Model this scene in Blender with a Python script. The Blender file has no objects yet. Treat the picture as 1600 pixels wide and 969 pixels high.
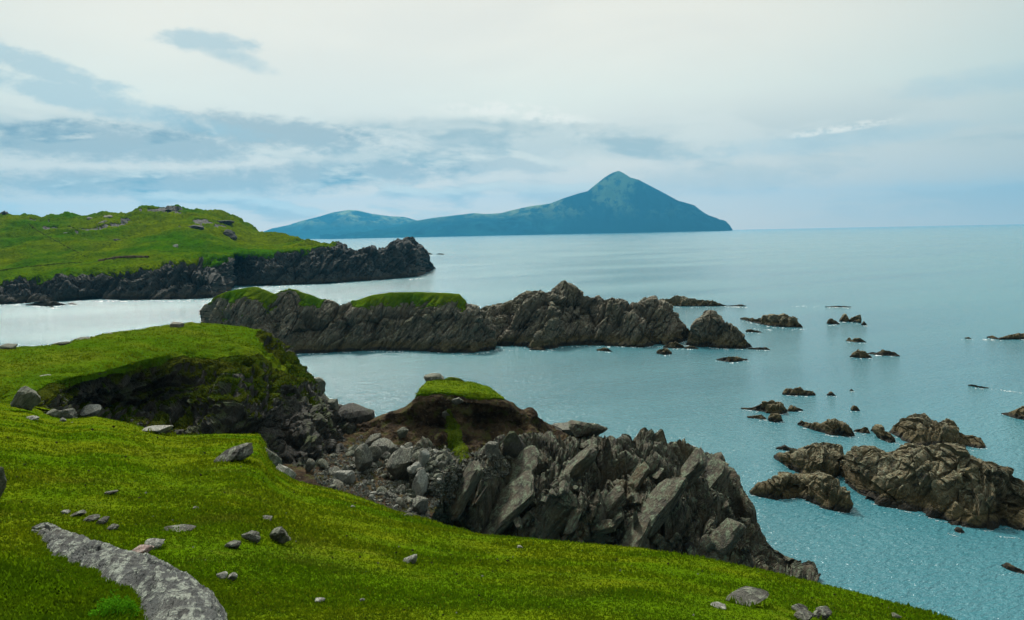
import bpy, bmesh, math, random
import numpy as np
from mathutils import Vector, Matrix
from mathutils.bvhtree import BVHTree

scene = bpy.context.scene
col = scene.collection
PI = math.pi
rad = math.radians

# ------------------------------------------------------------------ camera
CAM_Z = 30.0                      # eye height above the sea, metres
W0, H0 = 1600.0, 969.0
F = 1244.4                        # focal length in photograph pixels (28 mm on 36 mm)
PITCH, ROLL = rad(5.51), rad(1.15)
cp, sp, cr, sr = math.cos(PITCH), math.sin(PITCH), math.cos(ROLL), math.sin(ROLL)
UPV = np.array([0, sp, cp]); FWD = np.array([0, cp, -sp]); RGT = np.array([1.0, 0, 0])
AX = cr * RGT - sr * UPV
AY = sr * RGT + cr * UPV
cam_d = bpy.data.cameras.new("camera")
cam = bpy.data.objects.new("camera", cam_d)
col.objects.link(cam)
cam_d.sensor_width = 36; cam_d.lens = 28.0
cam_d.clip_start = 0.1; cam_d.clip_end = 90000
m = Matrix.Identity(4)
for i in range(3):
    m[i][0] = AX[i]; m[i][1] = AY[i]; m[i][2] = -FWD[i]
m[2][3] = CAM_Z
cam.matrix_world = m
scene.camera = cam

# ------------------------------------------------------------------ light
SUN_AZ, SUN_EL = rad(-22), rad(47)          # azimuth from +Y towards +X
SUN_DIR = Vector((math.sin(SUN_AZ) * math.cos(SUN_EL), math.cos(SUN_AZ) * math.cos(SUN_EL), math.sin(SUN_EL)))
sun_d = bpy.data.lights.new("sun", 'SUN')
sun_d.energy = 3.8; sun_d.angle = rad(9); sun_d.color = (1.0, 0.95, 0.86)
sun = bpy.data.objects.new("sun", sun_d); col.objects.link(sun)
sun.rotation_euler = (-SUN_DIR).to_track_quat('-Z', 'Y').to_euler()
vs = scene.view_settings
vs.view_transform = 'Standard'; vs.look = 'None'; vs.exposure = 0.5; vs.gamma = 1.0
scene.render.engine = 'CYCLES'
scene.cycles.use_denoising = True
scene.cycles.max_bounces = 6
scene.cycles.volume_bounces = 0

class NT:
    """small helper to write node trees as expressions"""
    def __init__(s, tree): s.t = tree; s.n = tree.nodes; s.l = tree.links; s.n.clear()
    def node(s, typ, **kw):
        nd = s.n.new(typ)
        for k, v in kw.items(): setattr(nd, k, v)
        return nd
    def put(s, sock, v):
        if isinstance(v, bpy.types.NodeSocket): s.l.new(v, sock)
        elif v is not None: sock.default_value = v
    def m(s, op, a, b=None, c=None, clamp=False):
        nd = s.node('ShaderNodeMath', operation=op, use_clamp=clamp)
        for i, v in enumerate((a, b, c)): s.put(nd.inputs[i], v)
        return nd.outputs[0]
    def add(s, a, b): return s.m('ADD', a, b)
    def mul(s, a, b): return s.m('MULTIPLY', a, b)
    def sub(s, a, b): return s.m('SUBTRACT', a, b)
    def step(s, x, lo, hi, a=0.0, b=1.0):
        nd = s.node('ShaderNodeMapRange', interpolation_type='SMOOTHSTEP')
        for i, v in enumerate((x, lo, hi, a, b)): s.put(nd.inputs[i], v)
        return nd.outputs[0]
    def xyz(s, x, y, z):
        nd = s.node('ShaderNodeCombineXYZ')
        for i, v in enumerate((x, y, z)): s.put(nd.inputs[i], v)
        return nd.outputs[0]
    def noise(s, vec, scale=1.0, detail=4, rough=.55, dist=0.0):
        nd = s.node('ShaderNodeTexNoise')
        s.put(nd.inputs['Vector'], vec)
        nd.inputs['Scale'].default_value = scale; nd.inputs['Detail'].default_value = detail
        nd.inputs['Roughness'].default_value = rough; nd.inputs['Distortion'].default_value = dist
        return nd.outputs['Fac']
    def mix(s, f, a, b, blend='MIX'):
        nd = s.node('ShaderNodeMix', data_type='RGBA', blend_type=blend)
        s.put(nd.inputs[0], f)
        s.put(nd.inputs[6], a if isinstance(a, bpy.types.NodeSocket) else (*a, 1))
        s.put(nd.inputs[7], b if isinstance(b, bpy.types.NodeSocket) else (*b, 1))
        return nd.outputs[2]
    def vm(s, op, a, b=None):
        nd = s.node('ShaderNodeVectorMath', operation=op)
        s.put(nd.inputs[0], a)
        if b is not None: s.put(nd.inputs[1], b)
        return nd.outputs['Value'] if op == 'DOT_PRODUCT' else nd.outputs[0]

world = bpy.data.worlds.new("World"); scene.world = world
world.use_nodes = True
def build_sky():
    w = NT(world.node_tree)
    out = w.node('ShaderNodeOutputWorld'); bg = w.node('ShaderNodeBackground')
    bg.inputs['Strength'].default_value = 0.1
    w.l.new(bg.outputs[0], out.inputs[0])
    sky = w.node('ShaderNodeTexSky', sky_type='NISHITA')
    sky.sun_disc = False; sky.sun_elevation = SUN_EL; sky.sun_rotation = SUN_AZ
    sky.altitude = 0; sky.air_density = 1.0; sky.dust_density = 1.5; sky.ozone_density = 1.0
    g = w.node('ShaderNodeTexCoord').outputs['Generated']
    sep = w.node('ShaderNodeSeparateXYZ'); w.l.new(g, sep.inputs[0])
    x, y, z = sep.outputs
    el = w.mul(w.m('ARCSINE', z), 180 / PI)            # degrees
    az = w.mul(w.m('ARCTAN2', x, y), 180 / PI)
    # veil of high cloud: colour by elevation
    ramp = w.node('ShaderNodeValToRGB')
    w.put(ramp.inputs[0], w.m('DIVIDE', w.add(el, 10), 100))
    stops = [(-10, (.30, .45, .50)), (0, (.80, .68, .54)), (2.5, (.70, .64, .55)), (6, (.56, .61, .58)), (9.5, (.60, .67, .63)),
             (13, (.625, .665, .62)), (18, (.61, .64, .60)), (27, (.74, .76, .72)), (45, (.92, .94, .90)), (90, (.92, .96, .96))]
    cr_ = ramp.color_ramp
    while len(cr_.elements) < len(stops): cr_.elements.new(.5)
    for e, (p, c) in zip(cr_.elements, stops):
        e.position = (p + 10) / 100; e.color = (*c, 1)
    veil = ramp.outputs[0]
    # broad glow of the hidden sun
    gd = Vector((math.sin(rad(-6)) * math.cos(rad(20)), math.cos(rad(-6)) * math.cos(rad(20)), math.sin(rad(20))))
    dt = w.vm('DOT_PRODUCT', g, tuple(gd))
    glow = w.step(dt, .70, .985)
    far_side = w.step(dt, -.9, .75)
    veil = w.mix(far_side, w.mix(1.0, veil, (.62, .65, .68), 'MULTIPLY'), veil)
    veil = w.mix(glow, w.mix(1.0, veil, (.66, .77, .83), 'MULTIPLY'), veil)
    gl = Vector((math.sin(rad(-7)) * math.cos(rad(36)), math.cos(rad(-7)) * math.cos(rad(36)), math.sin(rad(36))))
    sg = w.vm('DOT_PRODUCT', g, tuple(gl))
    added_glow = w.add(w.mul(w.mul(w.step(sg, .66, .97), w.step(el, 16, 27)), 4.2), w.mul(w.step(sg, .93, 1.0), .4))  # extra sky glow above the view, added to brighten the sea's reflections
    veil = w.mix(1.0, veil, w.mix(added_glow, (1, 1, 1), (2.0, 1.95, 1.85)), 'MULTIPLY')
    # wisps
    n0 = w.noise(w.xyz(w.mul(az, .035), w.mul(el, .11), 3.1), 1.0, 5, .55, .6)
    wis = w.step(n0, .42, .66)
    veil = w.mix(w.mul(wis, .30), veil, (.49, .54, .54))
    # ragged cloud edges: noise in azimuth / elevation, stretched along the horizon
    nz = w.noise(w.xyz(w.mul(az, .27), w.mul(el, .58), 0), 1.0, 9, .60, .25)
    nz2 = w.noise(w.xyz(w.mul(az, .85), w.mul(el, 1.7), 7), 1.0, 8, .62, .1)
    wn = w.add(w.mul(w.sub(nz, .5), 3.6), w.mul(w.sub(nz2, .5), 2.2))
    def cloud(a0, e0, ra, re, slant, soft=.55):
        da = w.sub(az, a0); de = w.sub(w.sub(el, e0), w.mul(da, slant))
        r = w.add(w.m('POWER', w.m('ABSOLUTE', w.m('DIVIDE', da, ra)), 2), w.m('POWER', w.m('ABSOLUTE', w.m('DIVIDE', de, re)), 2))
        return w.step(w.add(r, wn), 1.0 + soft * 1.6, 1.0 - soft * 1.6)
    def union(*c):
        o = c[0]
        for k in c[1:]: o = w.m('MAXIMUM', o, k)
        return o
    blue = union(cloud(-31.5, 11.0, 6.5, .85, -.30, .4), cloud(-27.5, 8.8, 9.5, .75, -.20, .45), cloud(-20.4, 12.7, 3.0, .62, -.05, .5),
                 cloud(-18.6, 11.9, 2.2, .5, -.3, .9))
    low = union(cloud(-26.5, 6.2, 9.5, 1.1, -.03, .5), cloud(-16.5, 7.0, 6.5, 1.1, -.08, .5), cloud(-24, 3.6, 12, .8, 0, .6), cloud(-12.0, 4.3, 8, .8, .02, .6))
    # low bank of broken stratocumulus along the horizon (all the way round), lit along its upper edges
    def lumps(de):
        e2 = w.add(el, de)
        v = w.xyz(w.add(w.mul(az, .15), w.mul(e2, .06)), w.mul(e2, .46), 1.7)
        return w.step(w.noise(v, 1.0, 5, .52, .15), .46, .585)
    band = w.mul(w.step(el, 9.2, 5.8), w.step(el, -.5, 2.2))
    l0 = lumps(0.0); l1 = lumps(.55)
    bank = w.mul(w.mul(band, l0), w.step(az, 12, -10, .35, .95))
    edge = w.mul(w.mul(band, w.m('SUBTRACT', l0, l1, clamp=True)), w.step(az, 16, -4, .25, .8))
    strk = w.m('MAXIMUM', cloud(21.5, 5.6, 7.5, .6, .05, .8), cloud(31, 8.6, 5, .7, .05, .8))
    mid = union(cloud(-1.5, 7.2, 8.0, .8, -.03, .6), cloud(5.0, 5.9, 8.5, .75, -.05, .6), cloud(-9, 5.4, 6, .6, 0, .6), cloud(14, 3.4, 6, .9, 0, .8))
    c = w.mix(w.mul(bank, .62), veil, (.20, .30, .355))
    c = w.mix(w.mul(w.mul(low, w.add(w.mul(l0, .35), .65)), 1.0), c, (.150, .245, .31))
    c = w.mix(w.mul(blue, .68), c, (.265, .41, .485))
    c = w.mix(w.mul(strk, .40), c, (.28, .44, .53))
    c = w.mix(w.mul(w.mul(mid, w.add(w.mul(l0, .5), .5)), .60), c, (.21, .32, .37))
    # sunlit upper edges
    c = w.mix(edge, c, (.62, .66, .61))
    puff = union(cloud(-.8, 8.6, 4.0, .50, -.05, .5), cloud(2.4, 8.1, 3.6, .40, -.12, .5), cloud(22.5, 6.4, 3.2, .25, .1, .6))
    puff = w.mul(puff, w.step(nz2, .42, .60))
    c = w.mix(w.mul(puff, .85), c, (.66, .70, .665))
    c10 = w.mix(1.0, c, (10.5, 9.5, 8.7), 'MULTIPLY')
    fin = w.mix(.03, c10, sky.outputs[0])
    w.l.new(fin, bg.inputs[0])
build_sky()

# ------------------------------------------------------------------ pixel rays and noise
def ray(px, py):
    px = np.asarray(px, float); py = np.asarray(py, float)
    u = (px - 800) / F; v = (484.5 - py) / F
    d = u[..., None] * AX + v[..., None] * AY + FWD
    return d / d[..., 1:2]                                    # scaled so that y = 1
def wpt(px, py, d):
    r = ray(px, py) * np.asarray(d, float)[..., None]
    r[..., 2] += CAM_Z
    return r
def dz(px, py, z=0.0):                                        # distance at which a ray reaches height z
    s = ray(px, py)[..., 2]
    s = np.minimum(s, -1e-4) if np.ndim(s) else min(float(s), -1e-4)
    return (z - CAM_Z) / s
def proj(p):
    q = p - np.array([0, 0, CAM_Z])
    w_ = q @ FWD
    return np.stack([800 + F * (q @ AX) / w_, 484.5 - F * (q @ AY) / w_, 1.0 / p[..., 1]], -1)

def _h(ix, iy, iz, seed):
    h = (ix.astype(np.uint32) * np.uint32(374761393) + iy.astype(np.uint32) * np.uint32(668265263)
         + iz.astype(np.uint32) * np.uint32(2246822519) + np.uint32((seed * 3266489917) & 0xffffffff))
    h = (h ^ (h >> np.uint32(13))) * np.uint32(1274126177)
    h = (h ^ (h >> np.uint32(16))) * np.uint32(2654435761)
    h = h ^ (h >> np.uint32(15))
    return (h & np.uint32(0xffffff)).astype(np.float64) / 16777216.0
def vnoise(p, seed=0):
    i = np.floor(p).astype(np.int64); f = p - i; f = f * f * (3 - 2 * f)
    r = 0
    for a in (0, 1):
        for b in (0, 1):
            for c in (0, 1):
                wt = (f[..., 0] if a else 1 - f[..., 0]) * (f[..., 1] if b else 1 - f[..., 1]) * (f[..., 2] if c else 1 - f[..., 2])
                r = r + wt * _h(i[..., 0] + a, i[..., 1] + b, i[..., 2] + c, seed)
    return r * 2 - 1
def fbm(p, octv=4, seed=0, gain=.5, ridged=False):
    a, t, r = 1.0, 0.0, 0.0
    for k in range(octv):
        n = vnoise(p * (2.03 ** k) + k * 17.3, seed + k)
        r = r + a * ((1 - 2 * np.abs(n)) if ridged else n); t += a; a *= gain
    return r / t
NB = np.array([-.76, -.20, .61]); NB /= np.linalg.norm(NB)     # normal of the tilted bedding
DB = np.cross(NB, [0, 1, 0]); DB /= np.linalg.norm(DB)        # down-dip
SB = np.cross(NB, DB)
def strata(p, T, seed=0, block=3.0):
    """random proud / recessed slabs of thickness T following the bedding; values about -1..1"""
    wv = fbm(p / (T * 7), 2, seed + 50) * T * 2.2
    s = (p @ NB + wv) / T
    k = np.floor(s)
    b = (p @ DB) / (T * block) + _h(k.astype(np.int64), np.zeros_like(k, dtype=np.int64), np.zeros_like(k, dtype=np.int64), seed) * 7
    c = (p @ SB) / (T * block * 1.4) + .7 * np.floor(b)
    v = _h(k.astype(np.int64), np.floor(b).astype(np.int64), np.floor(c).astype(np.int64), seed + 9)
    fr = s - k
    return (v * 2 - 1) * .75 + (fr - .5) * .6
def blocks(p, T, seed=0, crack=.10):
    """irregular broken blocks, longer along the bedding, each with its own offset and tilt, cracks between"""
    q = np.stack([p @ NB, (p @ DB) / 3.4, (p @ SB) / 1.7], -1) / T
    q = q + .35 * np.stack([vnoise(q * .9 + 7, seed + 1), vnoise(q * .9 + 31, seed + 2), vnoise(q * .9 + 53, seed + 3)], -1)
    i = np.floor(q).astype(np.int64); d1 = np.full(q.shape[:-1], 9.0); d2 = d1.copy(); val = np.zeros_like(d1)
    for a in (-1, 0, 1):
        for b in (-1, 0, 1):
            for c in (-1, 0, 1):
                cx, cy, cz = i[..., 0] + a, i[..., 1] + b, i[..., 2] + c
                h1, h2, h3, h4 = (_h(cx, cy, cz, seed + k) for k in (11, 12, 13, 14))
                dx, dy, dz_ = q[..., 0] - cx - h1, q[..., 1] - cy - h2, q[..., 2] - cz - h3
                d = np.sqrt(dx * dx + dy * dy + dz_ * dz_)
                v = (h4 - .5) * 1.6 + .55 * ((h1 - .5) * dx + (h2 - .5) * 2 * dy + (h3 - .5) * 2 * dz_)
                nw = d < d1
                d2 = np.where(nw, d1, np.minimum(d2, d)); val = np.where(nw, v, val); d1 = np.where(nw, d, d1)
    return val - 1.1 * np.exp(-(d2 - d1) / crack)
def rockdisp(p, S, seed=0, bw=1.0, sw=1.0):
    return S * (bw * (.85 * blocks(p, 2.6 * S, seed + 60) + .34 * blocks(p, .85 * S, seed + 70)) + sw * (.22 * strata(p, 1.1 * S, seed) + .16 * strata(p, .42 * S, seed + 3))
                + .07 * strata(p, .18 * S, seed + 5) + .55 * fbm(p / (3.6 * S), 3, seed + 7) + .22 * fbm(p / (.8 * S), 3, seed + 8, .6))

# ------------------------------------------------------------------ mesh helpers
def mk(name, V, Fc, mat=None, smooth=False, attrs=None):
    V = np.ascontiguousarray(V, np.float32).reshape(-1, 3); Fc = np.ascontiguousarray(Fc, np.int32)
    me = bpy.data.meshes.new(name)
    n, k = Fc.shape
    me.vertices.add(len(V)); me.vertices.foreach_set('co', V.ravel())
    me.loops.add(n * k); me.loops.foreach_set('vertex_index', Fc.ravel())
    me.polygons.add(n)
    me.polygons.foreach_set('loop_start', np.arange(n, dtype=np.int32) * k)
    me.polygons.foreach_set('use_smooth', np.full(n, smooth))
    if attrs:
        for an, av in attrs.items():
            a = me.attributes.new(an, 'FLOAT', 'POINT'); a.data.foreach_set('value', np.ascontiguousarray(av, np.float32))
    me.update(calc_edges=True); me.validate()
    if mat: me.materials.append(mat)
    return me
def link(name, me, parent=None, label=None, cat=None, group=None, kind=None, loc=None):
    o = bpy.data.objects.new(name, me)
    col.objects.link(o)
    if parent: o.parent = parent
    if loc is not None: o.location = loc
    for k, v in (('label', label), ('category', cat), ('group', group), ('kind', kind)):
        if v: o[k] = v
    return o
def center(V, me_offset=True):
    V = np.asarray(V); c = V.mean(0); c[2] = V[:, 2].min()
    return c
def grid_faces(nu, nv):
    i = np.arange(nu * nv).reshape(nu, nv)
    return np.stack([i[:-1, :-1], i[1:, :-1], i[1:, 1:], i[:-1, 1:]], -1).reshape(-1, 4)
def grid_normals(P):
    du = np.gradient(P, axis=0); dv = np.gradient(P, axis=1)
    n = np.cross(du, dv); n /= np.linalg.norm(n, axis=-1, keepdims=True) + 1e-9
    return n
def compact(V, Fc):
    u, inv = np.unique(Fc, return_inverse=True)
    return V[u], inv.reshape(Fc.shape), u
def add_skirt(V, Fc, drop):
    """turn a sheet into a sod: border edges get a wall downwards"""
    e = np.concatenate([Fc[:, [0, 1]], Fc[:, [1, 2]], Fc[:, [2, 3]], Fc[:, [3, 0]]])
    key = np.sort(e, 1); ids = key[:, 0].astype(np.int64) * (len(V) + 1) + key[:, 1]
    u, idx, cnt = np.unique(ids, return_index=True, return_counts=True)
    b = e[idx[cnt == 1]]
    bu, inv = np.unique(b, return_inverse=True); inv = inv.reshape(b.shape)
    Vn = V[bu].copy(); Vn[:, 2] -= drop
    base = len(V)
    sk = np.stack([b[:, 0], inv[:, 0] + base, inv[:, 1] + base, b[:, 1]], 1)
    return np.concatenate([V, Vn]), np.concatenate([Fc, sk])

class Loft:
    """surface through rows given as photograph-ray polylines with distances, resampled as a grid"""
    def __init__(s, x0, x1, nu): s.px = np.linspace(x0, x1, nu); s.nu = nu; s.rows = []; s.g = []; s.a = []
    def row(s, pts, z=None, g=0.0, a=1.0):
        p = np.array([q[:2] for q in pts], float)
        py = np.interp(s.px, p[:, 0], p[:, 1])
        if z is not None: q = 1.0 / dz(s.px, py, z)
        else: q = np.interp(s.px, p[:, 0], [1.0 / t[2] for t in pts])
        s.rows.append(np.stack([s.px, py, q], -1)); s._ga(g, a); return s
    def _ga(s, g, a):
        f = lambda v: np.full(s.nu, float(v)) if np.isscalar(v) else np.interp(s.px, [k[0] for k in v], [k[1] for k in v])
        s.g.append(f(g)); s.a.append(f(a))
    def off(s, dy, dzz, g=0.0, a=1.0, zmin=None, dx=0.0):
        r = s.rows[-1]; p = wpt(r[:, 0], r[:, 1], 1 / r[:, 2])
        f = lambda v: v if np.isscalar(v) else np.interp(s.px, [k[0] for k in v], [k[1] for k in v])
        p[:, 0] += f(dx); p[:, 1] += f(dy); p[:, 2] += f(dzz)
        if zmin is not None: p[:, 2] = np.maximum(p[:, 2], zmin)
        s.rows.append(proj(p)); s._ga(g, a); return s
    def build(s, segs, smooth=True):
        R = np.stack(s.rows, 1); G = np.stack(s.g, 1)[..., None]; A = np.stack(s.a, 1)[..., None]
        X = np.concatenate([R, G, A], -1)
        outs = []
        n = X.shape[1]
        for k in range(n - 1):
            sg = segs[k] if hasattr(segs, '__len__') else segs
            t = np.linspace(0, 1, sg, endpoint=(k == n - 2))[None, :, None]
            p1, p2 = X[:, k:k + 1], X[:, k + 1:k + 2]
            if smooth:
                p0 = X[:, max(k - 1, 0):max(k - 1, 0) + 1]; p3 = X[:, min(k + 2, n - 1):min(k + 2, n - 1) + 1]
                v = .5 * (2 * p1 + (p2 - p0) * t + (2 * p0 - 5 * p1 + 4 * p2 - p3) * t ** 2 + (3 * p1 - p0 - 3 * p2 + p3) * t ** 3)
                lin = p1 + (p2 - p1) * t
                v = .6 * v + .4 * lin
            else: v = p1 + (p2 - p1) * t
            outs.append(v)
        X = np.concatenate(outs, 1)
        s.P = wpt(X[..., 0], X[..., 1], 1 / np.maximum(X[..., 2], 1e-6))
        s.G = np.clip(X[..., 3], 0, 1); s.A = np.clip(X[..., 4], 0, None)
        return s
    def up(s):
        N = grid_normals(s.P)
        if N[..., 2].mean() < 0: N = -N
        return N
def split(name_rock, name_grass, L, mask, rock_mat, grass_mat, parent, sod=.25, smooth_grass=True, label_rock=None):
    P = L.P; nu, nv = P.shape[:2]
    Fc = grid_faces(nu, nv)[:, ::-1]; V = P.reshape(-1, 3); mk_ = mask.reshape(-1)
    fg = mk_[Fc].mean(1) > .5
    out = []
    if (~fg).any():
        v, f, _ = compact(V, Fc[~fg]); out.append(link(name_rock, mk(name_rock, v, f, rock_mat), parent))
    if fg.any():
        v, f, _ = compact(V, Fc[fg]); v = v.copy(); v[:, 2] += sod * .8
        nv0 = len(f)
        v2, f2 = add_skirt(v, f, sod * 2.2)
        out.append(link(name_grass, mk(name_grass, v2, f2, grass_mat, smooth_grass), parent))
        turf_patches.append((v, f))
    return out
turf_patches = []; moss_patches = []
def empty(name, loc=(0, 0, 0), **kw):
    return link(name, None, loc=loc, **kw)

# ------------------------------------------------------------------ materials
def new_mat(name):
    mt = bpy.data.materials.new(name); mt.use_nodes = True
    w = NT(mt.node_tree)
    out = w.node('ShaderNodeOutputMaterial')
    return mt, w, out
def principled(w, out, colr, rough=.8, spec=.2, bump=None, bdist=.1, bstr=1.0):
    p = w.node('ShaderNodeBsdfPrincipled')
    w.put(p.inputs['Base Color'], colr if isinstance(colr, bpy.types.NodeSocket) else (*colr, 1))
    w.put(p.inputs['Roughness'], rough); w.put(p.inputs['Specular IOR Level'], spec)
    if bump is not None:
        b = w.node('ShaderNodeBump'); b.inputs['Distance'].default_value = bdist; b.inputs['Strength'].default_value = bstr
        w.put(b.inputs['Height'], bump); w.l.new(b.outputs[0], p.inputs['Normal'])
    w.l.new(p.outputs[0], out.inputs[0])
    return p
def pos(w): return w.node('ShaderNodeNewGeometry').outputs['Position']
def grass_mat(name, S=1.0, green=(.050, .105, .003), olive=(.100, .125, .008), dark=(.022, .050, .004), blades=False):
    mt, w, out = new_mat(name)
    p = pos(w)
    big = w.noise(p, .22 / S, 5, .6)
    mid = w.noise(p, 1.6 / S, 5, .65)
    fine = w.noise(p, 14.0 / S, 3, .6)
    c = w.mix(w.step(big, .38, .60), green, olive)
    if S == 1.0: c = w.mix(w.step(w.noise(p, .55, 6, .68), .54, .70, 0, .42), c, (.12, .115, .016))
    c = w.mix(w.step(mid, .60, .40, 0, .38), c, dark)
    c = w.mix(w.step(fine, .30, .55, .8, 0), c, dark)
    if blades:
        a = w.node('ShaderNodeAttribute', attribute_name='rnd').outputs['Fac']
        c = w.mix(w.step(a, .88, 1.0, 0, .5), c, (.15, .16, .008))
        c = w.mix(w.step(a, .30, .0, 0, .55), c, dark)
        d = w.node('ShaderNodeBsdfDiffuse'); w.put(d.inputs[0], c)
        t = w.node('ShaderNodeBsdfTranslucent'); w.put(t.inputs[0], c)
        mx = w.node('ShaderNodeMixShader'); mx.inputs[0].default_value = .45
        w.l.new(d.outputs[0], mx.inputs[1]); w.l.new(t.outputs[0], mx.inputs[2]); w.l.new(mx.outputs[0], out.inputs[0])
    else:
        h = w.add(w.mul(fine, .5), mid)
        b = w.node('ShaderNodeBump'); b.inputs['Distance'].default_value = .12 * S; b.inputs['Strength'].default_value = .9
        w.put(b.inputs['Height'], h); d = w.node('ShaderNodeBsdfDiffuse'); w.put(d.inputs[0], c); w.l.new(b.outputs[0], d.inputs['Normal'])
        w.l.new(d.outputs[0], out.inputs[0])
    return mt
def rock_mat(name, S=1.0, dark=(.022, .021, .021), mid=(.075, .073, .066), pale=(.21, .235, .19), weed=(.075, .055, .022),
             weed_z=0.0, moss=0.0, pale_amt=1.0, warm=(.10, .08, .045), warm_amt=.5):
    mt, w, out = new_mat(name)
    geo = w.node('ShaderNodeNewGeometry'); p = geo.outputs['Position']
    # bedding coordinates
    a = w.vm('DOT_PRODUCT', p, tuple(NB)); b = w.vm('DOT_PRODUCT', p, tuple(DB)); c_ = w.vm('DOT_PRODUCT', p, tuple(SB))
    q = w.xyz(w.mul(a, 3.2 / S), w.mul(b, .55 / S), w.mul(c_, .45 / S))
    st = w.noise(q, 1.0, 6, .68, .35)
    q2 = w.xyz(w.mul(a, 9 / S), w.mul(b, 2.0 / S), w.mul(c_, 1.7 / S))
    st2 = w.noise(q2, 1.0, 4, .65)
    bl = w.noise(p, .35 / S, 5, .6)
    sp_ = w.noise(p, 5.0 / S, 5, .7)
    c = w.mix(w.step(st, .34, .54), dark, mid)
    c = w.mix(w.mul(w.step(bl, .50, .68), warm_amt), c, warm)
    nz = w.node('ShaderNodeSeparateXYZ'); w.l.new(geo.outputs['Normal'], nz.inputs[0])
    up = w.step(nz.outputs[2], -.05, .75)
    lich = w.mul(w.mul(w.step(sp_, .38, .58), w.step(st2, .46, .57)), w.add(w.mul(up, .75), .25))
    c = w.mix(w.mul(lich, .85 * pale_amt), c, pale)
    if moss > 0:
        mo = w.mul(w.mul(w.step(bl, .46, .60), up), moss)
        c = w.mix(mo, c, (.045, .075, .010))
    if weed_z > 0:
        z = w.node('ShaderNodeSeparateXYZ'); w.l.new(p, z.inputs[0])
        zz = w.add(z.outputs[2], w.mul(w.sub(bl, .5), weed_z * 1.6))
        c = w.mix(w.step(zz, weed_z * 1.25, weed_z * .6, 0, .85), c, w.mix(w.step(sp_, .4, .6), tuple(k * .55 for k in weed), weed))
        c = w.mix(w.step(zz, .55 * S, .2 * S, 0, .9), c, (.012, .011, .008))
    h = w.add(w.add(w.mul(st, .8), w.mul(st2, .4)), w.mul(sp_, .5))
    principled(w, out, c, .85, .25, h, .5 * S, 1.0)
    return mt
def earth_mat(name):
    mt, w, out = new_mat(name); p = pos(w)
    n = w.noise(p, .45, 5, .65); f = w.noise(p, 3.5, 5, .7)
    c = w.mix(w.step(n, .38, .62), (.020, .013, .008), (.080, .054, .029))
    c = w.mix(w.step(f, .55, .72, 0, .7), c, (.15, .125, .085))
    c = w.mix(w.step(w.noise(p, .9, 4), .52, .62, 0, .6), c, (.040, .052, .010))
    principled(w, out, c, .95, .05, w.add(f, n), .35, 1)
    return mt
MATS = {}
MATS['turf'] = grass_mat('turf', 1.0, (.060, .115, .002), (.105, .132, .004), (.03, .065, .003))
MATS['turf_mid'] = grass_mat('turf_mid', 3.0)
MATS['turf_cap'] = grass_mat('turf_cap', 3.0, (.055, .120, .004), (.095, .135, .006))
MATS['turf_moss'] = grass_mat('turf_moss', 2.0, (.026, .046, .004), (.052, .060, .008), (.006, .010, .002))  # moss tones darkened further to carry the shade of the overhung hollow
MATS['turf_far'] = grass_mat('turf_far', 22.0, (.030, .092, .0), (.085, .118, .001), (.010, .028, .001))
MATS['blades'] = grass_mat('blades', 1.0, (.076, .150, .002), (.120, .160, .003), (.035, .070, .003), blades=True)
MATS['moss_blades'] = grass_mat('moss_blades', 2.0, (.040, .070, .003), (.075, .085, .008), (.008, .013, .002), blades=True)
MATS['rock_crag'] = rock_mat('rock_crag', 1.4, (.014, .013, .010), (.082, .072, .050), (.165, .22, .14), weed_z=0, warm=(.095, .072, .038), warm_amt=.95, pale_amt=.85)
MATS['rock_near'] = rock_mat('rock_near', .45, (.024, .026, .026), (.066, .071, .068), (.31, .34, .285), warm=(.12, .11, .08), warm_amt=.4)
MATS['rock_stack'] = rock_mat('rock_stack', 2.2, (.016, .013, .009), (.140, .114, .078), (.30, .30, .22), weed_z=2.6, weed=(.10, .080, .030), moss=.25, pale_amt=.9)
MATS['rock_skerry'] = rock_mat('rock_skerry', 1.3, (.022, .018, .011), (.140, .114, .062), (.27, .295, .20), weed_z=1.8, weed=(.105, .078, .030), pale_amt=.8, warm=(.15, .115, .050), warm_amt=.8)
MATS['rock_far'] = rock_mat('rock_far', 3.6, (.007, .008, .009), (.030, .034, .030), (.085, .095, .075), weed_z=3.0, weed=(.06, .05, .028), pale_amt=.5, warm=(.05, .047, .034))
MATS['rock_cliff'] = rock_mat('rock_cliff', 1.4, (.006, .005, .004), (.034, .031, .024), (.12, .13, .10), moss=.6, pale_amt=.4)  # near-black base stands in for deep shade inside the hollow
MATS['earth'] = earth_mat('earth')
MATS['stone'] = rock_mat('stone', .6, (.026, .025, .021), (.080, .078, .064), (.24, .26, .20), warm=(.16, .14, .095), warm_amt=.5)
MATS['stone_pale'] = rock_mat('stone_pale', .3, (.09, .09, .08), (.19, .19, .165), (.42, .43, .37), warm=(.26, .24, .18), warm_amt=.4)
MATS['stone_pink'] = rock_mat('stone_pink', .25, (.20, .13, .11), (.30, .20, .18), (.50, .46, .42), warm=(.30, .22, .17))
MATS['stone_shaggy'] = rock_mat('stone_shaggy', .5, (.035, .038, .022), (.10, .105, .075), (.20, .215, .165), warm=(.11, .11, .06))
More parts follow.
